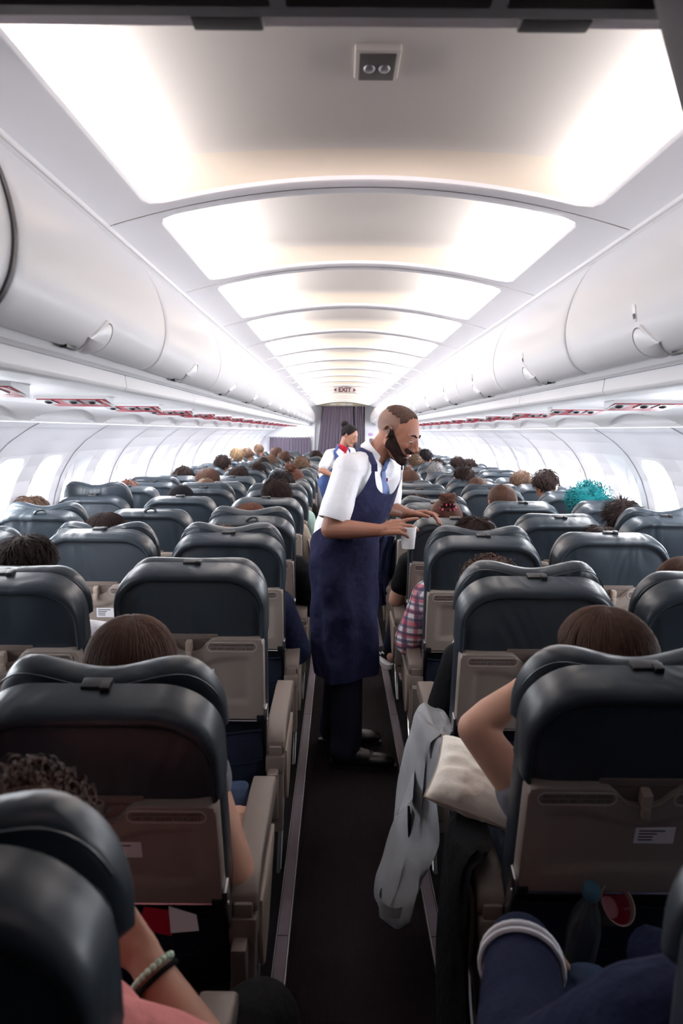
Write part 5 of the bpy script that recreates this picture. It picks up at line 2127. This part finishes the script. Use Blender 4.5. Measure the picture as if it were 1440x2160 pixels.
# hair, beard, brows, eyes
def interp(T, q):
    for (qa, va), (qb, vb) in zip(T[:-1], T[1:]):
        if q <= qb:
            return va + (vb - va) * (q - qa) / (qb - qa)
    return T[-1][1]


def reg_hair(la, lo):       # la latitude above the ear plane, lo from the face direction
    a = abs(lo)
    return min((la - interp(((0, 60), (30, 60), (50, 50), (64, 34), (76, 28), (92, 40), (130, 36), (180, 30)), a) + 2 * math.sin(lo * 0.3)) / 14, 1)


head_patch(sme, hc_ + HR @ Vector((0, 0, 0.02)), HR, reg_hair, 0.006, 'hair', 'hair_top', steward, 190, rough_=0.002)


def reg_fade(la, lo):
    a = abs(lo)
    return min((a - 78) / 20, (la + 22) / 14, (50 - la) / 10, 1)


head_patch(sme, hc_ + HR @ Vector((0, 0, 0.02)), HR, reg_fade, 0.0012, 'hair_fade', 'hair_fade', steward, 150)


def reg_beard(la, lo):
    a = abs(lo)
    top = interp(((0, -46), (28, -43), (42, -37), (58, -30), (74, -17), (90, 2), (180, 2)), a)          # cheek line falls towards the mouth
    e = (top - la) / 12
    if a < 27 and -37.5 < la < -29.5:           # moustache
        e = 0.4
    if a > 84:
        e = min(e, (96 - a) / 12)
    return max(-1, min(e, (la + 62 - 6 * max(0, (a - 50) / 40)) / 6, 1))


head_patch(sme, hc_ + HR @ Vector((0, 0, 0.02)), HR, reg_beard, 0.0048, 'beard', 'hair_beard', steward, 200, rough_=0.0022, far=0.163)
m = MB()
HP = lambda x, y, z: hc_ + HR @ (Vector((x, y, z)) * 1.07)
for s in (-1, 1):
    m = MB()
    m.tube([HP(0.090, s * 0.014, 0.028), HP(0.085, s * 0.030, 0.034), HP(0.072, s * 0.046, 0.029)], [0.0035, 0.0045, 0.002], 8)
    m.obj('eyebrow', 'hair_beard', steward)
for s in (-1, 1):
    m = MB()
    m.ell(HP(0.0745, s * 0.029, 0.006), [0.0125] * 3, HR, seg=18, rings=12)
    e = m.obj('eye', 'eye_white', steward)
    m = MB()
    m.ell(HP(0.0795, s * 0.030, 0.001), [0.0085, 0.0065, 0.0065], HR, seg=14, rings=8)
    m.obj('iris', 'iris', e)
    m = MB()
    m.ell(HP(0.0748, s * 0.029, 0.0105), [0.0136, 0.0142, 0.0100], HR, seg=18, rings=12)
    m.tube([HP(0.083, s * (0.029 + 0.014 * q / 4), 0.004 - 0.002 * abs(q / 4)) - HR @ Vector((0.004 * abs(q) / 4, 0, 0)) for q in range(-4, 5)], 0.0016, 6, 1)
    m.obj('eyelid', ['skin_brown', 'hair_beard'], e)
m = MB()
m.tube([HP(0.078, -0.024, -0.055), HP(0.0875, -0.010, -0.0585), HP(0.089, 0, -0.058), HP(0.0875, 0.010, -0.0585), HP(0.078, 0.024, -0.055)], [0.002, 0.0045, 0.005, 0.0045, 0.002], 8)
m.obj('lips', 'lip', steward)

# paper cup in his hand
r = MB()
cup_c = Vector((0.231, 3.303, 1.040))
prof = [(q_ * 1.08, z_) for q_, z_ in [(0.0225, 0.0), (0.0255, 0.0), (0.0335, 0.090), (0.0345, 0.0905), (0.0350, 0.0935), (0.0340, 0.0955), (0.0325, 0.094), (0.0320, 0.090), (0.0242, 0.004), (0.0, 0.004)]]
L = [[cup_c + Vector((rr * math.cos(2 * PI * k / 36), rr * math.sin(2 * PI * k / 36), z)) for k in range(36)] for rr, z in prof]
r.loft(L, True, True)
tag(r.obj('paper_cup', 'paper', angle=50), 'white paper cup held by the steward above the seat tops', 'cup')

# ---- the stewardess further down the aisle
g = Vector((0.70, -0.70, 0)).normalized()
gl = Vector((0, 0, 1)).cross(g)
GR = frame(g, (0.15, 0, 1))
Y_ = 8.40
pel2, bel2, che2, top2 = W(-0.20, Y_, 0.92), W(-0.17, Y_, 1.05), W(-0.105, Y_, 1.20), W(-0.050, Y_, 1.315)
rs2, ls2 = top2 - gl * 0.150 + W(-0.02, 0, -0.02), top2 + gl * 0.150
re2, rw2 = W(-0.265, Y_ - 0.16, 1.125), W(-0.090, Y_ - 0.26, 1.050)
le2, lw2 = W(0.10, Y_ + 0.12, 1.10), W(0.16, Y_ - 0.06, 1.05)
hc2 = W(0.040, Y_ - 0.03, 1.505)
HR2 = frame((0.80, -0.42, -0.42), (0.35, -0.15, 0.9))


def torso2(mb, gr):
    mb.ell(pel2, (0.105 + gr, 0.155 + gr, 0.12 + gr), GR)
    mb.ell(bel2, (0.090 + gr, 0.125 + gr, 0.12 + gr), GR)
    mb.ell(che2, (0.105 + gr, 0.135 + gr, 0.13 + gr), GR)
    mb.cap(rs2, 0.045 + gr, top2, 0.05 + gr)
    mb.cap(ls2, 0.045 + gr, top2, 0.05 + gr)


mb = MB()
torso2(mb, 0)
mb.cap(top2, 0.045, hc2 + HR2 @ Vector((-0.03, 0, -0.05)), 0.043)
head(mb, hc2, HR2, 0.98)
mb.cap(rs2, 0.043, re2, 0.035)
mb.cap(re2, 0.035, rw2, 0.022)
mb.cap(ls2, 0.043, le2, 0.035)
mb.cap(le2, 0.035, lw2, 0.022)
hand(mb, rw2, (rw2 - re2).normalized(), (0, 0.2, -1), (0.3, 0.35, 0.35, 0.4), side=1, k=0.9)
hand(mb, lw2, (0.3, -0.9, -0.2), (0, 0, -1), (0.3, 0.35, 0.35, 0.4), side=-1, k=0.9)
for s in (-1, 1):
    h_ = pel2 + gl * 0.08 * s
    k_ = W(-0.16 + 0.03 * s, Y_ + 0.09 * s, 0.48)
    a_ = W(-0.17, Y_ + 0.10 * s, 0.09)
    mb.cap(h_, 0.080, k_, 0.052)
    mb.cap(k_, 0.050, a_, 0.034)
    mb.cap(a_ - W(0, 0, 0.055), 0.028, a_ + W(0.12, -0.05, -0.065), 0.022)
stew = remesh(mb, 'person', 'skin_tan', 0.0055, 3)
tag(stew, 'person with high dark bun, white blouse, blue apron and red scarf, further down the aisle', 'person')
mb = MB()
torso2(mb, 0.014)
mb.cap(rs2, 0.060, rs2 + (re2 - rs2) * 0.72, 0.056)
mb.cap(ls2, 0.060, ls2 + (le2 - ls2) * 0.72, 0.056)
remesh(mb, 'blouse', 'shirt', 0.008, 3, parent=stew)
mb = MB()
mb.ell(pel2, (0.125, 0.172, 0.13), GR)
mb.cap(pel2 + W(0, 0, -0.02), 0.15, W(-0.16, Y_, 0.52), 0.13)
for s in (-1, 1):
    mb.cap(W(-0.16, Y_ + 0.07 * s, 0.5), 0.07, W(-0.17, Y_ + 0.10 * s, 0.08), 0.055)
remesh(mb, 'trousers', 'trousers', 0.010, 3, parent=stew)
m = MB()
for lay in (0, 1):
    vs = []
    for j in range(25):
        t = j / 24
        for i in range(21):
            u = -1 + 2 * i / 20
            z = 0.60 + (1.24 + 0.10 * abs(u) ** 2 - 0.60) * t
            base = pel2.lerp(che2, max(0, min(1, (z - 0.92) / 0.28))) if z > 0.92 else pel2
            th = u * math.radians(120 - 75 * max(0, min(1, (z - 1.0) / 0.15)))
            rr = (0.133 - (0.004 if lay else 0), 0.178 if z < 1.0 else 0.160)
            vs.append(W(base.x, base.y, z) + g * math.cos(th) * rr[0] + gl * math.sin(th) * rr[1])
    m.add(vs, [(j * 21 + i, j * 21 + i + 1, (j + 1) * 21 + i + 1, (j + 1) * 21 + i) for j in range(24) for i in range(20)])
for s in (-1, 1):
    th = s * math.radians(45)
    c0 = W(che2.x, che2.y, 1.335) + g * math.cos(th) * 0.133 + gl * math.sin(th) * 0.160
    m.tube([c0 - W(0, 0, 0.04), c0, top2 + gl * 0.060 * s + W(0.01, 0, 0.065), top2 - g * 0.05 + W(0, 0, 0.08)], 0.016, 6)
mat('apron_blue', (0.035, 0.075, 0.23), 0.75)
m.obj('apron', 'apron_blue', stew, normals=False)
m = MB()
na2, nb2 = top2 + W(0.0, 0, 0.035), hc2 + HR2 @ Vector((-0.03, 0, -0.05))
ax = (nb2 - na2).normalized()
u = (g - ax * g.dot(ax)).normalized()
v = ax.cross(u)
m.loft([[na2 + ax * o_ + (u * math.cos(2 * PI * k / 24) + v * math.sin(2 * PI * k / 24)) * rr + u * 0.01 for k in range(24)] for o_, rr in ((-0.01, 0.060), (0.012, 0.064), (0.034, 0.058), (0.052, 0.050))], True, False)
m.tube([na2 + u * 0.07, na2 + u * 0.10 - ax * 0.02, na2 + u * 0.10 - ax * 0.05], 0.012, 8)
m.obj('scarf', 'cloth_red', stew)


def reg_h2(la, lo):
    a = abs(lo)
    edge = interp(((0, 52), (20, 50), (55, 14), (78, -12), (95, 6), (108, -30), (180, -46)), a)
    return min((la - edge) / 10, 1)


head_patch(stew.data, hc2 + HR2 @ Vector((0, 0, 0.02)), HR2, reg_h2, 0.010, 'hair', 'hair_black', stew, 60)
m = MB()
b = hc2 + HR2 @ Vector((-0.105, 0, 0.085))
m.ell(b, (0.042, 0.040, 0.042), seg=18, rings=12)
rr_ = random.Random(3)
for q in range(30):
    a0, t0 = rr_.uniform(0, 6.28), rr_.uniform(-1, 1)
    ax = Vector((rr_.uniform(-.5, .5), rr_.uniform(-.5, .5), 1)).normalized()
    u = ax.orthogonal().normalized()
    v = ax.cross(u)
    m.tube([b + (u * math.cos(a0 + 0.5 * i) + v * math.sin(a0 + 0.5 * i)) * 0.041 * math.sqrt(1 - t0 * t0 * 0.8) + ax * 0.035 * t0 for i in range(6)], 0.0035, 5)
m.obj('hair_bun', 'hair_black', stew)
m = MB()
HP2 = lambda x, y, z: hc2 + HR2 @ (Vector((x, y, z)) * 0.98)
for s in (-1, 1):
    m = MB()
    m.tube([HP2(0.092, s * 0.014, 0.027), HP2(0.088, s * 0.030, 0.033), HP2(0.074, s * 0.046, 0.028)], [0.0022, 0.003, 0.0015], 6)
    m.obj('eyebrow', 'hair_black', stew)
    m = MB()
    m.tube([HP2(0.083, s * 0.016, 0.006), HP2(0.084, s * 0.030, 0.002), HP2(0.074, s * 0.044, 0.006)], 0.0025, 6)
    m.obj('eyelid', 'hair_black', stew)
m = MB()
m.tube([HP2(0.078, -0.020, -0.055), HP2(0.089, 0, -0.058), HP2(0.078, 0.020, -0.055)], [0.002, 0.006, 0.002], 8)
m.obj('lips', 'lip', stew)

# ---- the passenger in the navy jacket at the bottom right
P_ = dict(POSE)
P_['elbow'] = ((-0.325, 0.10, 0.700), (0.20, 0.12, 0.68))
P_['wrist'] = ((-0.262, 0.395, 0.720), (0.03, 0.33, 0.62))
P_['shp'] = ((-0.200, 0.02, 0.84), (0.18, 0.03, 0.84))
P_['hdir'] = ((0.45, 0.65, -0.55), (-0.6, 0.3, -0.5))
o = link('person', make_body(P_, 'skin_tan', 0.006, 3))
jk = link('jacket', make_cloth(P_, 'torso', 'cloth_navy', 0.030, 1.86, voxel=0.008), o)
link('trousers', make_cloth(P_, 'legs', 'cloth_blue', 0.014, name='trousers'), o)
e, w = Vector(P_['elbow'][0]), Vector(P_['wrist'][0])
ax = (w - e).normalized()
u = ax.orthogonal().normalized()
v = ax.cross(u)
for t_, rr in ((0.80, 0.0640), (0.74, 0.0660)):
    m = MB()
    m.tube([e + (w - e) * t_ + (u * math.cos(a_) + v * math.sin(a_)) * rr for a_ in [2 * PI * q / 30 for q in range(31)]], 0.0045, 6)
    m.obj('cuff_stripe', 'cloth_white', jk)
m = MB()
m.tube([Vector((0.10, 0.18, 0.80)), Vector((0.02, 0.25, 0.755)), Vector((-0.04, 0.30, 0.73)), Vector((-0.06, 0.36, 0.715))], [0.05, 0.055, 0.05, 0.04], 12)
m.obj('sleeve_fold', 'cloth_navy', jk)
link('hair', with_mat(hair_var('short', 1, 1), 'hair_dark'), o, HC)
o.location = (0.505, 0.90, -0.03)
tag(o, 'person in a navy jacket with white striped cuffs resting an arm at the bottom right', 'person')


def drape(name, sections, material, label, cat, amp=0.006, freq=5, n=40, parts=None):
    """sections: (centre, half width, half depth, turn) from top to bottom; a soft folded tube of cloth"""
    m = MB()
    L = []
    # interpolate
    S = []
    for i in range(len(sections) - 1):
        p0, p1, p2, p3 = sections[max(i - 1, 0)], sections[i], sections[i + 1], sections[min(i + 2, len(sections) - 1)]
        for k in range(6):
            t = k / 6

            def cr(a, b, c, d):
                return 0.5 * ((2 * b) + (c - a) * t + (2 * a - 5 * b + 4 * c - d) * t * t + (-a + 3 * b - 3 * c + d) * t ** 3)
            S.append([cr(*[q[j] for q in (p0, p1, p2, p3)]) for j in range(6)])
    S.append(list(sections[-1]))
    for i, (x, y, z, hw, hd, tr) in enumerate(S):
        loop = []
        c_, s_ = math.cos(tr), math.sin(tr)
        for k in range(n):
            t = 2 * PI * k / n
            w_ = 1 + amp / max(hd, 0.01) * (math.sin(freq * t + 0.15 * i) + 0.5 * math.sin((freq + 3) * t - 0.22 * i)) * abs(math.sin(t))
            px_, py_ = hw * math.cos(t), hd * math.sin(t) * w_
            loop.append((x + px_ * c_ - py_ * s_, y + px_ * s_ + py_ * c_, z + 0.004 * math.sin(3 * t + i)))
        L.append(loop)
    m.loft(L, True, True)
    o = m.obj(name, material, angle=75)
    tag(o, label, cat)
    return o


# denim jacket over the aisle armrest on the right (x, y, z, half width, half depth, turn)
dj = drape('denim_jacket', [(0.245, 2.36, 0.655, 0.030, 0.110, 0.1), (0.205, 2.36, 0.635, 0.022, 0.130, 0.1), (0.192, 2.36, 0.55, 0.024, 0.135, 0.15), (0.180, 2.35, 0.44, 0.030, 0.125, 0.25),
                            (0.165, 2.31, 0.34, 0.034, 0.100, 0.4), (0.130, 2.25, 0.24, 0.036, 0.070, 0.5), (0.098, 2.22, 0.16, 0.038, 0.055, 0.6), (0.090, 2.21, 0.125, 0.030, 0.040, 0.6)],
           'denim', 'grey denim jacket hanging from the right aisle armrest into the aisle', 'jacket', 0.030, 5)
m = MB()
m.loft([[(0.098 + 0.044 * math.cos(t), 2.22 + 0.060 * math.sin(t), z) for t in [2 * PI * k / 24 for k in range(24)]] for z in (0.155, 0.185)], True, False)
m.obj('cuff', 'denim', dj)
m = MB()
m.loft([[(0.150, 2.22, 0.47), (0.152, 2.235, 0.465), (0.170, 2.34, 0.50), (0.168, 2.34, 0.51)], [(0.105, 2.215, 0.425), (0.107, 2.225, 0.42), (0.155, 2.33, 0.44), (0.153, 2.33, 0.45)], [(0.095, 2.205, 0.43), (0.096, 2.210, 0.426), (0.14, 2.30, 0.42), (0.138, 2.30, 0.428)]], True, True)
m.obj('collar', 'denim', dj)
m = MB()
m.prism([(2.27, 0.400), (2.30, 0.41), (2.29, 0.34), (2.265, 0.33)], 'x', 0.142, 0.150, 0.002)
m.obj('pocket_opening', 'cloth_black', dj)
drape('black_jacket', [(0.235, 1.70, 0.655, 0.035, 0.10, 0), (0.200, 1.70, 0.62, 0.020, 0.12, 0), (0.190, 1.69, 0.50, 0.024, 0.12, 0), (0.180, 1.64, 0.38, 0.026, 0.10, 0.1), (0.172, 1.58, 0.28, 0.028, 0.08, 0.1), (0.165, 1.55, 0.20, 0.022, 0.06, 0.1)],
      'cloth_black', 'black jacket hanging from the nearest right aisle armrest', 'jacket', 0.010, 5)
# quilted jacket and red cloth beyond the steward
dq = drape('quilted_jacket', [(0.235, 4.75, 0.90, 0.05, 0.07, 0), (0.205, 4.78, 0.80, 0.06, 0.10, 0), (0.195, 4.80, 0.68, 0.065, 0.12, 0), (0.20, 4.80, 0.56, 0.055, 0.11, 0), (0.215, 4.80, 0.46, 0.035, 0.08, 0)],
           'cloth_navy', 'dark quilted jacket bulging into the aisle right behind the steward', 'jacket', 0.012, 7)
m = MB()
m.loft([[(0.160 + 0.02 * math.cos(t) , 4.70 + 0.03 * math.sin(t), z) for t in [2 * PI * k / 12 for k in range(12)]] for z in (0.78, 0.92)], True, True)
m.obj('lining', 'cloth_red', dq)
drape('beige_jacket', [(-0.255, 4.86, 0.86, 0.040, 0.08, 0), (-0.225, 4.88, 0.76, 0.055, 0.11, 0), (-0.215, 4.88, 0.64, 0.060, 0.12, 0), (-0.235, 4.86, 0.54, 0.04, 0.10, 0)],
      'cloth_beige', 'crumpled beige jacket over the left aisle armrest behind the steward', 'jacket', 0.014, 6)

# cream pillow on the armrest under the raised elbow
m = MB()
nn = 40
top, bot = [], []
for j in range(nn + 1):
    for i in range(nn + 1):
        a, b = -1 + 2 * i / nn, -1 + 2 * j / nn
        e_ = max(0, (1 - abs(a) ** 3.2)) ** 0.5 * max(0, (1 - abs(b) ** 3.2)) ** 0.5
        pin = 1 - 0.06 * (1 - abs(a) ** 2) * abs(b) ** 3
        x, y = a * 0.150 * (1 - 0.07 * (1 - b * b)), b * 0.100 * (1 - 0.07 * (1 - a * a))
        wr = 0.006 * noise.noise(Vector((a * 3, b * 5, 1))) + 0.004 * math.sin(a * 17 + 3 * b) * abs(b) ** 2 + 0.004 * math.sin(b * 14) * abs(a) ** 3
        h = 0.052 * e_
        top.append((x, y, h + wr * e_))
        bot.append((x, y, -h * 0.85 + wr * e_))
n2 = len(top)
m.add(top + bot, [f for j in range(nn) for i in range(nn) for f in ((j * (nn + 1) + i, j * (nn + 1) + i + 1, (j + 1) * (nn + 1) + i + 1, (j + 1) * (nn + 1) + i),
                                                                   (n2 + j * (nn + 1) + i, n2 + (j + 1) * (nn + 1) + i, n2 + (j + 1) * (nn + 1) + i + 1, n2 + j * (nn + 1) + i + 1))])
pw = m.obj('pillow', 'pillow', angle=80, normals=False)
pw.location = (0.300, 1.80, 0.700)
pw.rotation_euler = (math.radians(24), math.radians(16), math.radians(-14))
tag(pw, 'small cream pillow wedged between armrest and raised elbow on the right', 'pillow')
m = MB()
m.tube([(a * 0.150 * (1 - 0.07 * (1 - b * b)), b * 0.100 * (1 - 0.07 * (1 - a * a)), 0.002) for a, b in [(max(-1, min(1, 1.41 * math.cos(t))), max(-1, min(1, 1.41 * math.sin(t)))) for t in [2 * PI * k / 48 for k in range(49)]]], 0.0022, 6)
m.obj('piping', 'cream_plastic', pw)

# things in the pocket of the nearest right seat
mat('bottle_plastic', (0.25, 0.28, 0.32), 0.12, trans=0.85)
mat('cap_blue', (0.05, 0.13, 0.20), 0.4)
mat('wine', (0.25, 0.01, 0.03), 0.1)
mat('yellow', (0.55, 0.40, 0.03), 0.6)


def lathe(m, c, prof, n=28, R=None, mi=0):
    c = Vector(c)
    L = []
    for r, z in prof:
        L.append([c + ((R or Matrix.Identity(3)) @ Vector((r * math.cos(2 * PI * k / n), r * math.sin(2 * PI * k / n), z))) for k in range(n)])
    m.loft(L, True, True, mi)


RB = Matrix.Rotation(math.radians(14), 3, 'X') @ Matrix.Rotation(math.radians(4), 3, 'Y')
m = MB()
lathe(m, (0.400, 1.500, 0.455), [(0.020, 0), (0.030, 0.006), (0.032, 0.02), (0.030, 0.06), (0.032, 0.10), (0.032, 0.145), (0.026, 0.175), (0.014, 0.20), (0.013, 0.215)], R=RB)
bt = m.obj('water_bottle', 'bottle_plastic')
tag(bt, 'clear water bottle with a blue cap in the nearest right seat pocket', 'bottle')
m = MB()
lathe(m, (0.400, 1.500, 0.455), [(0.0155, 0.212), (0.0165, 0.214), (0.0165, 0.232), (0.0145, 0.236)], R=RB)
m.obj('cap', 'cap_blue', bt)
RC = Matrix.Rotation(math.radians(48), 3, 'X') @ Matrix.Rotation(math.radians(18), 3, 'Y')
cc = (0.450, 1.535, 0.575)
m = MB()
lathe(m, cc, [(0.024, 0.0), (0.036, 0.085), (0.0375, 0.087), (0.0375, 0.089), (0.0355, 0.088), (0.0235, 0.003)], R=RC)
cp = m.obj('paper_cup', 'cream_plastic')
tag(cp, 'empty paper cup with red drink left, tilted in the seat pocket beside the bottle', 'cup')
m = MB()
lathe(m, cc, [(0.0, 0.040), (0.026, 0.040), (0.034, 0.078), (0.020, 0.060)], R=RC)
m.obj('drink', 'wine', cp)
# cards in the pocket of the reclined left seat
m = MB()
m.prism([(-0.47, 0.560), (-0.40, 0.545), (-0.385, 0.592), (-0.455, 0.602)], 'y', 1.497, 1.500)
tag(m.obj('safety_card', 'red_strip', smooth=False), 'red safety card sticking out of the reclined left seat pocket', 'card')
m = MB()
m.prism([(-0.40, 0.555), (-0.345, 0.560), (-0.350, 0.590), (-0.405, 0.607)], 'y', 1.491, 1.494)
tag(m.obj('leaflet', 'white_mark', smooth=False), 'white leaflet sticking out of the reclined left seat pocket', 'leaflet')
# patterned bag on the floor side of the second right aisle seat
m = MB()
m.box(-0.05, 0.05, -0.07, 0.07, -0.09, 0.09, 0.03, 0, 4)
bg = m.obj('patterned_bag', 'cloth_black')
bg.location = (0.335, 2.62, 0.585)
tag(bg, 'black bag with yellow flowers on the seat behind the denim jacket', 'bag')
m = MB()
for (x, z, r) in ((-0.02, 0.045, 0.022), (0.012, 0.01, 0.016), (-0.025, -0.03, 0.02)):
    m.ell((x, -0.068, z), (r, 0.004, r * 1.3), seg=7, rings=6)
tag(m.obj('flower_print', 'yellow', bg), kind='stuff')
m = MB()
m.tube([(-0.02, -0.05, 0.08), (-0.045, -0.06, 0.16), (-0.02, -0.05, 0.24), (0.02, -0.04, 0.30)], 0.004, 6)
m.obj('strap', 'white_mark', bg)
# blue blanket in the seat left of the aisle
drape('blue_trousers', [(-0.40, 2.02, 0.60, 0.09, 0.03, 0.0), (-0.40, 1.99, 0.56, 0.095, 0.04, 0.0), (-0.40, 1.97, 0.48, 0.09, 0.05, 0), (-0.40, 1.98, 0.40, 0.08, 0.05, 0)],
      'cloth_blue', 'dark blue blanket bunched on the lap beside the nearest left armrest', 'blanket', 0.010, 4).name = 'blanket'
